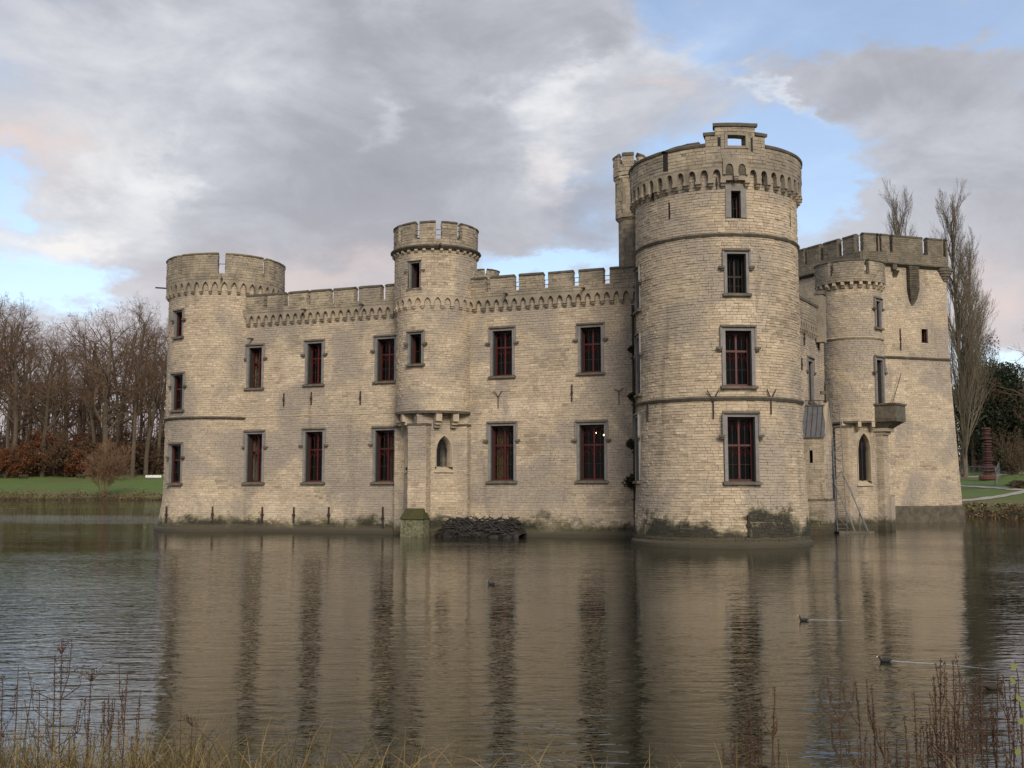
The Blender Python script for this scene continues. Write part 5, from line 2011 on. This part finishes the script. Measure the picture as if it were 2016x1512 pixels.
oliv = [leaf_cloud(np.random.default_rng(540), crown_points(np.random.default_rng(541), 3500, 3.2, 3.0, 3.2), .15, M_OLIVE), bushes[0][0], bushes[0][1]]
for u, Y, h_, lab in ((1992, 140, 6.5, 'olive shrub in front of the dark evergreens at the right edge'), (1962, 146, 5.0, 'low olive shrub just right of the rusty column')):
    x = at(u, 900, Y)[0]
    tree_thing('shrub', oliv, (x, Y, gz(x, Y) - .2), .3 * u, h_ / 8, lab, 'shrub')
rus = [leaf_cloud(np.random.default_rng(545), crown_points(np.random.default_rng(546), 1800, 3.0, 4.0, 9), .13, M_BROWNLEAF, 'foliage')] + tree_meshes(547, 13, .2, 'oak', .8, None, None, 1.3)
x = at(1952, 900, 165)[0]
H = zat(650, 165) - gz(x, 165)
tree_thing('brown_leaved_tree', rus, (x, 165, gz(x, 165)), 0, (.9, .9, H / 13), 'thin tree with a few brown leaves behind the evergreens at the right', 'tree')
p = ground_hit(2008, 962, 85)
tree_thing('bramble', [leaf_cloud(np.random.default_rng(549), crown_points(np.random.default_rng(550), 1600, 2.2, .75, .7), .10, M_BROWNLEAF), bushes[2][1]], p, 0, (.8, .8, .28 * 8 / 8 * .55 + .5), 'low brown bramble heap on the right bank above the path', 'bush')
x = at(2062, 900, 108)[0]
bt = tree_meshes(560, 19, .4, 'oak', 1.0, None, None, 1.2)
tree_thing('bare_tree', bt, (x, 108, gz(x, 108)), 1.0, (.95, .95, 1.02), 'bare tree whose twigs reach in from the right edge of the view', 'tree')

# ragged sedge and dead growth along the far water's edge
n_ = 60000
left = rg.random(n_) < .6
u = np.where(left, rg.uniform(-350, 620, n_), rg.uniform(1885, 2250, n_))
Y = np.where(left, rg.uniform(193, 204, n_), rg.uniform(74, 118, n_))
x = (u - 1008) / F * Y / 1.005
d = pond_dist(x, Y)
clump = .5 + .5 * np.sin(x * .55 + 1.7 * np.sin(x * .21)) * np.sin(x * 1.3)
ok = (d > -.9) & (d < 2.6) & (rg.random(n_) < .25 + .75 * clump)
zb = np.maximum(ground_z(x, Y), 0) + np.abs(rg.normal(0, 1, n_)) * np.where(left, .2 + .4 * clump, .06 + .13 * clump)
P = np.stack([x, Y, zb], -1)[ok][:10000]
me = leaf_cloud(rg, P, .14, M_BROWNLEAF, 'bank_growth')
o = place('bank_growth', me, (0, 0, 0), None, 'stuff')
me.materials.append(M_DRY)
me.polygons.foreach_set('material_index', (rg.random(len(me.polygons)) < .35).astype(np.int32))
tag(o, 'ragged brown sedge and dead growth along the far water edge', 'sedge')

# ------------------------------------------------------------------ THINGS ON THE RIGHT BANK
M_PATH = plain_mat('gravel_path', (0.36, 0.33, 0.29), (0.26, 0.235, 0.2), 3, 0.95, 0.02)


def pathway(pts, w, y0=80):
    P = [ground_hit(u, v, y0) for u, v in pts]
    out = []
    for i, p in enumerate(P):
        d = P[min(i + 1, len(P) - 1)] - P[max(i - 1, 0)]
        nrm = unit(np.array((-d[1], d[0], 0)))
        row = []
        for t in (-.5, -.17, .17, .5):
            q = p + nrm * w * t
            row.append((q[0], q[1], gz(q[0], q[1]) + .05))
        out.append(row)
    mb = MB()
    mb.grid(np.array(out))
    return mb.build('footpath', [M_PATH], None, 'structure')


def dense(pts, n_=24):
    P = np.array(pts, float)
    t = np.linspace(0, len(P) - 1, n_)
    return [(np.interp(a, range(len(P)), P[:, 0]), np.interp(a, range(len(P)), P[:, 1])) for a in t]


pathway(dense([(1880, 988), (1935, 983), (1975, 977), (2016, 969), (2070, 961)]), 1.6)
pathway(dense([(1885, 957), (1960, 961), (2016, 966), (2070, 958)]), .9)
pathway(dense([(1885, 940), (1930, 939), (1975, 934), (2030, 930)]), 2.6)

M_CORTEN = plain_mat('dark_rust_steel', (0.035, 0.010, 0.009), (0.06, 0.017, 0.013), 5, 0.7)
M_CORTEN2 = plain_mat('terracotta_rust', (0.11, 0.034, 0.02), (0.08, 0.026, 0.016), 5, 0.8)
p = ground_hit(1946, 946, 90)
k_ = p[1] / F
sc_o = empty('sculpture', p, 'tall rust-red sculpture of irregular stacked discs on a round base on the lawn', 'sculpture')
Ht = zat(845, p[1]) - p[2]
mb = MB()
mb.tube([p + (0, 0, 0), p + (0, 0, .15), p + (0, 0, .5), p + (0, 0, .72)], [15 * k_, 18 * k_, 18 * k_, 14 * k_], 14)
mb.build('round_base', [M_CORTEN2], sc_o)
zc = .73
i = 0
while zc < Ht:
    h_ = Ht / 21 * rg.uniform(.7, 1.3)
    r_ = k_ * (13 - 4.5 * zc / Ht) * rg.uniform(.72, 1.15)
    off = np.array((rg.uniform(-.06, .06), rg.uniform(-.06, .06), 0))
    mb = MB()
    mb.tube([p + off + (0, 0, zc), p + off + (0, 0, zc + h_ * .25), p + off + (0, 0, zc + h_ * .6), p + off + (0, 0, zc + h_ * .95)], [r_ * .72, r_, r_ * .97, r_ * .7], 12)
    mb.build('disc', [M_CORTEN], sc_o)
    zc += h_
    i += 1

f_posts = [(1889, 956), (1960.5, 956.5), (1970, 931), (1987, 930), (2030, 934)]
fp = [ground_hit(u, v, 90) for u, v in f_posts]
LABF = ['wire fence panel on the lawn in front of the rusty column', 'short wire fence panel seen edge-on right of the rusty column', 'wire fence panel beside the tall post at the right', 'wire fence panel running off the right edge']
for i in range(4):
    a, b = fp[i], fp[i + 1]
    hgt = zat(919 if i == 0 else 906, a[1]) - a[2] if i in (0,) else 1.75
    o = empty('fence_panel', (a + b) / 2, LABF[i], 'fence', 'temporary wire fence panels')
    for q in (a, b):
        mb = MB()
        mb.tube([q, q + (0, 0, hgt)], .035, 6)
        mb.build('post', [M_STEEL], o)
    for z_ in (.12, hgt - .03):
        mb = MB()
        mb.tube([a + (0, 0, z_), b + (0, 0, z_)], .03, 6)
        mb.build('rail', [M_STEEL], o)
    mb = MB()
    for t in np.linspace(.04, .96, 28):
        mb.tube([a + (b - a) * t + (0, 0, .13), a + (b - a) * t + (0, 0, hgt - .05)], .0035, 3, cap=False)
    for z_ in np.linspace(.3, hgt - .2, 7):
        mb.tube([a + (0, 0, z_), b + (0, 0, z_)], .0035, 3, cap=False)
    mb.build('wire_mesh', [M_STEEL], o, 'stuff')
M_WHITE = plain_mat('white_paint', (0.75, 0.75, 0.73), (0.6, 0.6, 0.58), 6, 0.6, 0.002)
p = ground_hit(1892.5, 940, 100)
mb = MB()
mb.tube([p, p + (0, 0, zat(875, p[1]) - p[2])], [.06, .05], 8)
tag(mb.build('pole', [M_STEEL]), 'thin pale pole standing at the edge of the keep by the poplars', 'pole')
p = ground_hit(1986, 930, 100)
mb = MB()
mb.tube([p, p + (0, 0, zat(898, p[1]) - p[2])], [.07, .06], 8)
tag(mb.build('post', [M_STEEL]), 'taller pale post standing among the wire fence panels at the right', 'post')
M_REDP = plain_mat('bright_red_plastic', (0.42, 0.03, 0.02), (0.35, 0.025, 0.02), 6, 0.5, 0.002)
p = ground_hit(1895, 940, 95)
o = empty('fire_hydrant', p, 'small red box with a white lid beside the keep', 'box')
mb = MB()
mb.tube([p, p + (0, 0, .08), p + (0, 0, .42), p + (0, 0, .5)], [.2, .22, .2, .14], 8)
mb.build('body', [M_REDP], o)
mb = MB()
mb.tube([p + (0, 0, .9), p + (0, 0, .96), p + (0, 0, 1.02)], [.12, .2, .1], 8)
mb.tube([p + (0, 0, .5), p + (0, 0, .9)], .04, 6)
mb.build('lid', [M_WHITE], o)
o.name = 'red_marker'
o['label'] = 'small red marker with a white top beside the foot of the keep'
o['category'] = 'marker'

# ------------------------------------------------------------------ THINGS ON THE LEFT LAWN
M_DKWOOD = plain_mat('dark_bench_wood', (0.04, 0.028, 0.018), (0.06, 0.042, 0.028), 5, 0.9)


def bench(p, L, label):
    o = empty('park_bench', p, label, 'bench', 'benches on the far lawn')
    fr = Frame(p, (1, 0, 0), (0, -1, 0))
    for k in range(3):
        mb = MB()
        mb.box(fr, -L / 2, L / 2, -.25 + .17 * k, -.1 + .17 * k, .45, .51)
        mb.build('seat_plank', [M_DKWOOD], o)
    for k in range(2):
        mb = MB()
        mb.box(fr, -L / 2, L / 2, -.34, -.29, .6 + .2 * k, .75 + .2 * k)
        mb.build('back_plank', [M_DKWOOD], o)
    for sx in (-.38, .38):
        mb = MB()
        mb.box(fr, L * sx - .05, L * sx + .05, -.29, .25, 0, .449)
        mb.box(fr, L * sx - .05, L * sx + .05, -.288, -.22, .449, .95)
        mb.build('leg', [M_DKWOOD], o)


bench(ground_hit(45, 943, 200), 2.1, 'dark wooden bench on the far lawn below the rust-red shrubs at the left')
bench(ground_hit(158, 942, 200), 1.9, 'dark wooden bench on the far lawn left of the bare bank shrub')
p = ground_hit(302, 942, 190)
fr = Frame(p, (1, 0, 0), (0, -1, 0))
mb = MB()
for k in range(7):
    mb.tube([fr.P((-1.5 + k * .5, 0, .12)), fr.P((-1.5 + k * .5, 0, .3)), fr.P((-1.5 + k * .5, 0, .62)), fr.P((-1.5 + k * .5, 0, .72))], [.24, .29, .27, .16], 8)
tag(mb.build('white_block', [M_WHITE]), 'long low white bundle lying on the lawn right beside the left tower', 'bundle')
q = on_water(23, 1003)
mb = MB()
mb.tube([q + (-.75, .1, .02), q + (-.2, 0, .05), (q + (.4, .02, .04)), q + (.85, -.08, .0)], [.03, .06, .05, .02], 6)
mb.tube([q + (-.2, 0, .05), q + (-.35, .1, .28)], [.035, .012], 5)
tag(mb.build('floating_branch', [M_BARK]), 'dark branch floating on the pond at the far left', 'branch')

# ------------------------------------------------------------------ THINGS AT THE FOOT OF THE CASTLE
# heap of black sticks lying against the wall
c0, c1 = WALL.px(888, 1060)[0], WALL.px(1042, 1060)[0]
rf_ = empty('brushwood_heap', WALL.fm((c0 + c1) / 2, 0.0, 1.2), 'long low heap of black wet sticks in the water against the castle wall', 'stick heap')
Lr = c1 - c0
mb = MB()
P = []
for t in np.linspace(0, 1, 15):
    row = []
    hh = .82 * min(1, (t + .03) * 9, (1.03 - t) * 9) + rg.uniform(-.06, .06)
    for y_, z_ in ((.3, -.3), (.35, hh * .92), (1.0, hh), (1.55, hh * .55), (1.85, -.3)):
        row.append(WALL.fm(c0 + Lr * t, z_, y_ + rg.uniform(-.05, .05)))
    P.append(row)
mb.grid(np.array(P))
mb.build('heap_core', [M_WETWOOD], rf_)
for k in range(190):
    t = rg.uniform(.01, .99)
    hh = .84 * min(1, (t + .03) * 9, (1.03 - t) * 9)
    f = rg.uniform(0, 1)
    y_ = np.interp(f, [0, .35, .75, 1], [.5, 1.05, 1.6, 1.95])
    z_ = np.interp(f, [0, .35, .75, 1], [hh * 1.05, hh * 1.05, hh * .55, .03])
    L = rg.uniform(.35, .9)
    a = rg.normal(0, .45)
    p0 = WALL.fm(c0 + Lr * t - L / 2 * math.cos(a), max(z_ - L / 2 * math.sin(a), -.02), y_ + rg.normal(0, .05))
    p1 = WALL.fm(c0 + Lr * t, z_ + .05, y_ + .06)
    p2 = WALL.fm(c0 + Lr * t + L / 2 * math.cos(a), max(z_ + L / 2 * math.sin(a), -.02), y_ + rg.normal(0, .05))
    mb = MB()
    r_ = rg.uniform(.018, .05)
    mb.tube([p0, p1, p2], [r_ * .7, r_, r_ * .5], 5, 0, rg.uniform(.2, 1))
    mb.build('stick', [M_WETWOOD], rf_)

# access ladder with raking props, standing on a little pontoon
pc = on_water(1681, 1050)
po = empty('pontoon', pc, 'small flat grey pontoon floating at the foot of the access ladder', 'pontoon')
fr = Frame(pc, (1, 0, 0), (0, -1, 0))
mb = MB()
mb.box(fr, -.98, .98, -.55, .5, .02, .12)
mb.build('deck', [M_SILL], po)
for y_ in (-.45, .38):
    mb = MB()
    mb.box(fr, -1.0, 1.0, y_, y_ + .1, -.08, .018)
    mb.build('float', [M_SILL], po)
mb = MB()
mb.box(fr, -1.02, 1.02, .502, .56, .0, .16)
mb.build('edge_rail', [M_SILL], po)
la = empty('ladder', at(1659, 1041, pc[1]), 'tall galvanised access ladder with raking props standing before the right turret', 'ladder')
Yb, Yt = pc[1] + .3, pc[1] + 1.1
rails = []
for (ub, vb), (ut, vt) in (((1649, 1046), (1635, 796)), ((1668, 1046), (1652, 792))):
    a, b = at(ub, vb, Yb), at(ut, vt, Yt)
    a[2] = max(a[2], .14)
    rails.append((a, b))
    mb = MB()
    mb.tube([a, b], .028, 6)
    mb.build('rail', [M_STEEL], la)
for k in range(30):
    t = (k + .5) / 30
    mb = MB()
    mb.tube([rails[0][0] * (1 - t) + rails[0][1] * t, rails[1][0] * (1 - t) + rails[1][1] * t], .014, 4)
    mb.build('rung', [M_STEEL], la)
for (u0, v0, d0), (u1, v1, d1), r_ in (((1657, 927, 1.6), (1709, 1046, -.3), .035), ((1643, 950, 1.4), (1683, 1049, -.35), .045), ((1643, 950, 1.4), (1657, 927, 1.6), .035), ((1673, 958, 1.2), (1705, 1044, -.1), .025),
                                       ((1640, 897, 1.9), (1656, 876, 2.1), .03), ((1640, 897, 1.9), (1655, 910, 1.8), .025), ((1632, 808, 3.0), (1650, 831, 2.8), .02), ((1692, 1000, .4), (1693, 1045, .1), .02), ((1650, 1018, .4), (1672, 1042, .2), .02)):
    mb = MB()
    a, b = at(u0, v0, pc[1] + d0 * .4), at(u1, v1, pc[1] + d1)
    b[2] = max(b[2], .14)
    mb.tube([a, b], r_, 6)
    mb.build('prop', [M_STEEL], la)

q = on_water(1604, 1054)
o = empty('fallen_branch', q, 'tangle of pale dead twigs in the water between the tallest tower and the chapel', 'branch')
mb = MB()
for k in range(9):
    d = np.array((rg.uniform(-1.2, 1.2), rg.uniform(-.4, .5), rg.uniform(.15, .75)))
    mb.tube([q + (rg.uniform(-.3, .3), 0, -.05), q + d * .6 + (0, 0, .05), q + d], [.022, .016, .007], 4)
mb.build('twigs', [M_BARK], o)

# ferns rooted in the corner by the rain pipe
for k, (v, sz) in enumerate(((872, .45), (945, .7), (780, .3), (688, .3))):
    s_, z_ = WALL.px(1247, v)
    c = WALL.fm(s_, z_, .45)
    dv = rg.normal(0, 1, (900, 3))
    dv /= np.linalg.norm(dv, axis=1)[:, None]
    lobe = np.array([(0, 0, 0), (.5, .1, .35), (-.45, 0, -.3), (.15, .2, -.75)])[rg.integers(0, 4, 900)]
    P = c + (dv * rg.uniform(.1, .75, (900, 1)) + lobe) * np.array((sz * .55, sz * .35, sz * .55))
    me = leaf_cloud(rg, P - c, .07, M_OLIVE, 'wall_plant')
    o = place('wall_plant', me, c)
    tag(o, ['dark green plant rooted halfway up the corner beside the tallest tower', 'largest dark plant rooted low in the corner by the rain pipe', 'small plant rooted in the corner below the upper edge window', 'topmost small plant rooted in the corner by the tallest tower'][k], 'plant', 'plants rooted in the wall corner')

# ------------------------------------------------------------------ WATER BIRDS
M_COOT = plain_mat('black_feathers', (0.012, 0.012, 0.014), (0.025, 0.024, 0.025), 30, 0.7, 0.002)
M_BROWNBIRD = plain_mat('brown_feathers', (0.03, 0.02, 0.016), (0.05, 0.032, 0.022), 30, 0.8, 0.002)
M_BILL = plain_mat('white_bill', (0.75, 0.72, 0.68), (0.65, 0.6, 0.56), 30, 0.5, 0.001)


def coot(u, v, px, face, label, feathers, head_up=1.0):
    c = on_water(u, v)
    L = px * math.hypot(c[0], c[1]) / F
    o = empty('coot', c, label, 'coot', 'coots swimming on the pond')
    fr = Frame(c, (face, 0, 0), (0, 1, 0))
    spine = [(-.52, .14, .015, .01), (-.46, .15, .05, .035), (-.32, .12, .12, .10), (-.12, .10, .17, .15), (.08, .10, .17, .15), (.22, .12, .12, .13), (.29, .2 * head_up, .07, .075),
             (.32, .30 * head_up, .052, .055), (.36, .365 * head_up, .065, .06), (.43, .36 * head_up, .05, .045), (.47, .35 * head_up, .02, .02)]
    rings = []
    th = np.linspace(0, 2 * math.pi, 13)
    for i, (x, z_, ry, rz) in enumerate(spine):
        a, b = spine[max(i - 1, 0)], spine[min(i + 1, len(spine) - 1)]
        t = np.array((b[0] - a[0], 0, b[1] - a[1]))
        t /= np.linalg.norm(t)
        nn = np.array((-t[2], 0, t[0]))
        rings.append(fr.P(L * (np.array((x, 0, z_)) + np.cos(th)[:, None] * np.array((0, ry, 0)) + np.sin(th)[:, None] * nn * rz)))
    mb = MB()
    mb.grid(np.stack(rings))
    mb.build('body', [feathers], o, None, True)
    mb = MB()
    mb.tube([fr.P((L * .41, 0, L * .385 * head_up)), fr.P((L * .465, 0, L * .36 * head_up)), fr.P((L * .55, 0, L * .325 * head_up))], [L * .036, L * .03, L * .006], 6)
    mb.build('bill', [M_BILL], o, None, True)
    for sy in (-1, 1):
        mb = MB()
        mb.hexa(fr.P(L * np.array([(x, sy * (.155 + .01 * w), z_) for x in (-.40, .12) for w in (0, 1) for z_ in (.09 if x > 0 else .13, .19)])))
        mb.build('wing', [feathers], o)
    return c, L


def wake(pts, w, label):
    P = [on_water(u, v) for u, v in pts]
    mb = MB()
    rows = []
    for i, q in enumerate(P):
        f = (1 - i / (len(P) - 1)) ** .6 + .12
        wob = rg.normal(0, .012)
        rows.append([q + (0, -w * f + wob, -.004), q + (0, -w * .3 * f + wob, w * .12 * f), q + (0, w * .3 * f + wob, w * .12 * f), q + (0, w * f + wob, -.004)])
    mb.grid(np.array(rows))
    tag(mb.build('wake', [M_WAKE], None, 'stuff', True), label, 'wake')


M_WAKE, n, pos = mat('wake_water')  # pale base colour paints the sky's reflection along the wake
b = n.n('ShaderNodeBsdfPrincipled', {'Base Color': (0.34, 0.36, 0.38, 1), 'Roughness': 0.25, 'IOR': 1.333,
        'Normal': n.n('ShaderNodeBump', {'Height': n.noise(pos, 9, 3), 'Distance': 0.01}).outputs[0]})
n.n('ShaderNodeOutputMaterial', {'Surface': b.outputs[0]})
coot(967, 1151, 17, -1, 'small distant coot swimming left before the middle of the castle', M_COOT, 1.15)
coot(1582, 1222.5, 21, -1, 'coot with raised head swimming left in front of the tallest tower', M_COOT, 1.25)
coot(1742, 1303, 28, -1, 'plump black coot with white bill trailing a long wake', M_COOT, .95)
coot(1957, 1357, 42, 1, 'brownish coot facing right behind the dock stalks at the right edge', M_BROWNBIRD, .85)
wake(dense([(1591, 1220), (1630, 1221), (1678, 1221.5)], 40), .045, 'short pale wake behind the coot in front of the tallest tower')
wake(dense([(1755, 1301), (1800, 1304), (1860, 1308), (1920, 1314), (1990, 1322)], 70), .035, 'long pale wake behind the plump coot')

# ------------------------------------------------------------------ FOREGROUND BANK
rgf = np.random.default_rng(77)


def blades(n_, xr, yr, hr, wmax, dens=None):
    V, Q, T = [], [], []
    K = 5
    x = rgf.uniform(*xr, n_)
    y = rgf.uniform(*yr, n_)
    if dens is not None:
        keep = rgf.random(n_) < dens(x, y)
        x, y = x[keep], y[keep]
    n_ = len(x)
    z0 = ground_z(x, y)
    ok = pond_dist(x, y) > -.25
    x, y, z0 = x[ok], y[ok], np.maximum(z0[ok], -.1)
    n_ = len(x)
    h = rgf.uniform(*hr, n_)
    a = rgf.uniform(0, 2 * math.pi, n_)
    lean = rgf.uniform(.15, 1.0, n_) * h
    w = rgf.uniform(.35, 1, n_) * wmax
    t = np.linspace(0, 1, K + 1)
    px_ = x[:, None] + np.cos(a)[:, None] * lean[:, None] * t ** 2
    py_ = y[:, None] + np.sin(a)[:, None] * lean[:, None] * t ** 2
    pz_ = z0[:, None] + h[:, None] * (t - .42 * t ** 3 * (lean / h)[:, None])
    b = rgf.uniform(0, 2 * math.pi, n_)
    ww = w[:, None] * (1 - t * .93)
    L = np.stack([px_ - np.cos(b)[:, None] * ww, py_ - np.sin(b)[:, None] * ww, pz_], -1)
    Rr = np.stack([px_ + np.cos(b)[:, None] * ww, py_ + np.sin(b)[:, None] * ww, pz_], -1)
    V = np.stack([L, Rr], 2).reshape(-1, 3)
    k = np.arange(K)
    q = np.stack([k * 2, k * 2 + 1, k * 2 + 3, k * 2 + 2], 1)
    Q = (q[None] + (np.arange(n_) * (K + 1) * 2)[:, None, None]).reshape(-1, 4)
    T = np.repeat(rgf.uniform(0, 1, n_), (K + 1) * 2)
    return V, Q, T


def dens(x, y):
    u = 1008 + F * x / y
    d = np.interp(u, [-300, 0, 60, 150, 420, 700, 1000, 1300, 1500, 1700, 2016, 2300], [.6, .85, 1, 1, .9, .3, .09, .03, .03, .05, .10, .2])
    return d * (.55 + .45 * np.sin(x * 5.1 + 1.0) ** 2)


V, Q, T = blades(22000, (-3.4, 3.6), (4.6, 6.5), (.14, .48), .0068, dens)
mb = MB()
mb.add(V, Q, 0, T)
V, Q, T = blades(2600, (-3.4, 3.6), (4.8, 6.4), (.35, .72), .003, dens)
mb.add(V, Q, 1, T)
tag(mb.build('bank_grass', [M_DRY, M_OLIVE], None, 'stuff', origin=(0, 5, 0)), 'rough dry grass on the near bank along the bottom edge', 'grass')


def dock(u_base, u_top, v_top, Y, nsp, label, seeds=True, lean=0.0, spread=.16, umbel=False, bare=False):
    top = at(u_top, v_top, Y + rgf.uniform(-.1, .1))
    xb = at(u_base, 1500, Y)[0]
    base = np.array((xb, Y, max(gz(xb, Y), -.05)))
    o = empty('dry_stalk', base, label, 'dried plant', 'dry stalks on the near bank')
    mid = base * .45 + top * .55 + rgf.normal(0, .025, 3)
    t = np.linspace(0, 1, 9)[:, None]
    pts = (1 - t) ** 2 * base + 2 * t * (1 - t) * mid + t ** 2 * top
    mb = MB()
    mb.tube(pts, np.linspace(.0058, .0022, 9), 5)
    mb.build('stem', [M_DRYSTEM], o)
    H = top[2] - base[2]
    spikes = [(pts[5:], .0)]
    for k in range(nsp):
        f = rgf.uniform(.42, .86)
        i = int(f * 8)
        p0 = pts[i]
        d = np.array((rgf.normal(0, spread), rgf.normal(0, spread * .6), 1.0))
        L = H * rgf.uniform(.12, .3)
        p1 = p0 + unit(d) * L * .45 + np.array((d[0] * .12, 0, 0))
        p2 = p1 + unit(d * np.array((.3, .3, 1))) * L * .6
        sp = MB()
        sp.tube([p0, p1, p2], [.0032, .0025, .0015], 4)
        tt = np.linspace(0, 1, 7)[:, None]
        c = (1 - tt) ** 2 * p0 + 2 * tt * (1 - tt) * p1 + tt ** 2 * p2
        if seeds:
            n_ = int(L * 220)
            s_ = rgf.uniform(.3, 1, n_)
            P = np.stack([np.interp(s_ * 6, range(7), c[:, j]) for j in range(3)], 1) + rgf.normal(0, .0055, (n_, 3))
            add_seeds(sp, P)
        sp.build('seed_spike', [M_DRYSTEM, M_SEED], o)
    if seeds and not bare:
        sp = MB()
        c = pts[5:]
        n_ = int(H * 110)
        s_ = rgf.uniform(0, 1, n_)
        P = np.stack([np.interp(s_ * (len(c) - 1), range(len(c)), c[:, j]) for j in range(3)], 1) + rgf.normal(0, .006, (n_, 3))
        add_seeds(sp, P)
        sp.build('seed_head', [M_DRYSTEM, M_SEED], o, 'stuff')
    if umbel:
        sp = MB()
        for k in range(12):
            e = top + np.array((rgf.normal(0, .035), rgf.normal(0, .035), rgf.uniform(.0, .05)))
            sp.tube([top - (0, 0, .03), e], .0016, 3)
            add_seeds(sp, e + rgf.normal(0, .008, (5, 3)))
        sp.build('flower_head', [M_DRYSTEM, M_SEED], o)


def add_seeds(mb, P):
    n_ = len(P)
    a = rgf.normal(0, 1, (n_, 3))
    a /= np.linalg.norm(a, axis=1)[:, None]
    b = np.cross(a, rgf.normal(0, 1, (n_, 3)))
    b /= np.linalg.norm(b, axis=1)[:, None]
    s_ = rgf.uniform(.003, .0065, (n_, 1))
    V = np.stack([P - a * s_, P - b * s_ * .7, P + a * s_, P + b * s_ * .7], 1).reshape(-1, 3)
    mb.add(V, np.arange(n_ * 4).reshape(-1, 4), 1, np.repeat(rgf.uniform(.2, .8, n_), 4))


dock(14, 36, 1308, 6.0, 0, 'single long bare stalk second from the left edge', bare=True)
dock(40, 66, 1349, 6.0, 0, 'leaning bare stalk beside the left edge stalks', bare=True)
dock(4, 6, 1330, 5.9, 3, 'thin branching stalk at the very left edge', spread=.3)
dock(72, 78, 1358, 6.05, 1, 'thin stalk with a drooping tip left of the tall umbels', seeds=False)
dock(94, 108, 1290, 6.1, 6, 'tall branching dry stalk with fine forked spikes at the left', spread=.4)
dock(114, 122, 1277, 6.15, 5, 'tallest dry stalk topped by a pinkish flat seed head', spread=.35, umbel=True)
dock(163, 179, 1331, 6.1, 2, 'dry stalk with a pinkish seed head right of the tallest one', umbel=True)
dock(244, 251, 1322, 6.1, 6, 'dark dock stalk with a candelabra of seed spikes over the left reflection', spread=.2)
dock(264, 276, 1358, 6.1, 4, 'dark dock stalk just left of the tower reflection edge', spread=.15)
dock(222, 222, 1380, 6.0, 7, 'bushy cluster of dock spikes left of the candelabra stalk', spread=.35)
dock(205, 206, 1378, 6.05, 4, 'dock stalk of even spikes left in the bushy cluster', spread=.25)
dock(150, 153, 1398, 6.0, 4, 'short dock stalk between the umbels and the cluster', spread=.2)
dock(172, 172, 1415, 6.0, 3, 'shortest dock stalk below the pinkish seed head', spread=.2)
dock(376, 379, 1420, 6.1, 0, 'small single stalk with a round head before the castle reflection', umbel=True, bare=True)
dock(400, 398, 1443, 6.0, 2, 'short knobbly stalk before the castle reflection')
DOCKS = [(1512, 1526, 1352, 3, .2), (1470, 1478, 1400, 6, .35), (1500, 1496, 1420, 6, .35), (1450, 1446, 1440, 4, .3), (1525, 1532, 1455, 4, .3),
                                          (1668, 1655, 1342, 5, .25), (1690, 1684, 1342, 6, .3), (1716, 1716, 1350, 4, .25), (1740, 1742, 1436, 5, .25), (1775, 1780, 1408, 4, .2), (1800, 1799, 1364, 5, .2),
                                          (1838, 1838, 1330, 7, .25), (1856, 1852, 1295, 6, .2), (1880, 1876, 1300, 6, .22), (1898, 1895, 1355, 7, .3), (1912, 1918, 1335, 6, .25), (1934, 1930, 1310, 6, .22), (1955, 1965, 1325, 6, .22),
                                          (1985, 1975, 1330, 5, .2), (1998, 2000, 1345, 5, .2), (1870, 1866, 1392, 8, .35), (1830, 1824, 1420, 7, .35), (1945, 1941, 1400, 8, .35), (1700, 1706, 1440, 6, .3), (1760, 1765, 1455, 6, .3), (1905, 1905, 1430, 8, .4), (1850, 1850, 1440, 8, .4), (2010, 2012, 1400, 6, .3)]
for k, (ub, ut, vt, n_, sp) in enumerate(DOCKS):
    grp = [q[1] for q in DOCKS if (q[0] < 1600) == (ub < 1600) and (q[0] < 1790) == (ub < 1790)]
    o_ = ORD[sorted(grp).index(ut)]
    dock(ub, ut, vt, 6.05 + .1 * ((k * 7) % 5 - 2), n_, ('rust-brown dock stalk, %s from the left in the thin clump below the tallest tower' if ub < 1600 else ('rust-brown dock stalk, %s from the left in the loose group below the chapel' if ub < 1790 else 'rust-brown dock stalk, %s from the left in the dense stand at bottom right')) % o_, spread=sp)
p0 = at(2012, 1505, 5.9)
o = empty('leafy_twig', (p0[0], 5.9, gz(p0[0], 5.9)), 'upright twig with a few round yellow-green leaves at the right edge', 'plant')
mb = MB()
q = [np.array((p0[0], 5.9, gz(p0[0], 5.9))), at(2012, 1450, 5.9), at(2004, 1330, 5.9), at(1998, 1300, 5.9)]
mb.tube(q, [.006, .005, .003, .002], 5)
mb.build('stem', [M_DRYSTEM], o)
for u, v in ((1996, 1312), (1994, 1340), (2006, 1375), (2010, 1420), (2014, 1390), (2004, 1480)):
    c = at(u, v, 5.88)
    r_ = .017
    th = np.linspace(0, 2 * math.pi, 9)[:-1]
    tilt = rgf.uniform(-.5, .5)
    V = [c + r_ * np.array((math.cos(t), math.sin(t) * .5, math.sin(t) * .9 + math.cos(t) * tilt)) for t in th]
    mb = MB()
    mb.add(V, [(0, 1, 2, 3), (0, 3, 4, 7), (7, 4, 5, 6)], 0, .6)
    mb.build('leaf', [M_YLEAF], o)
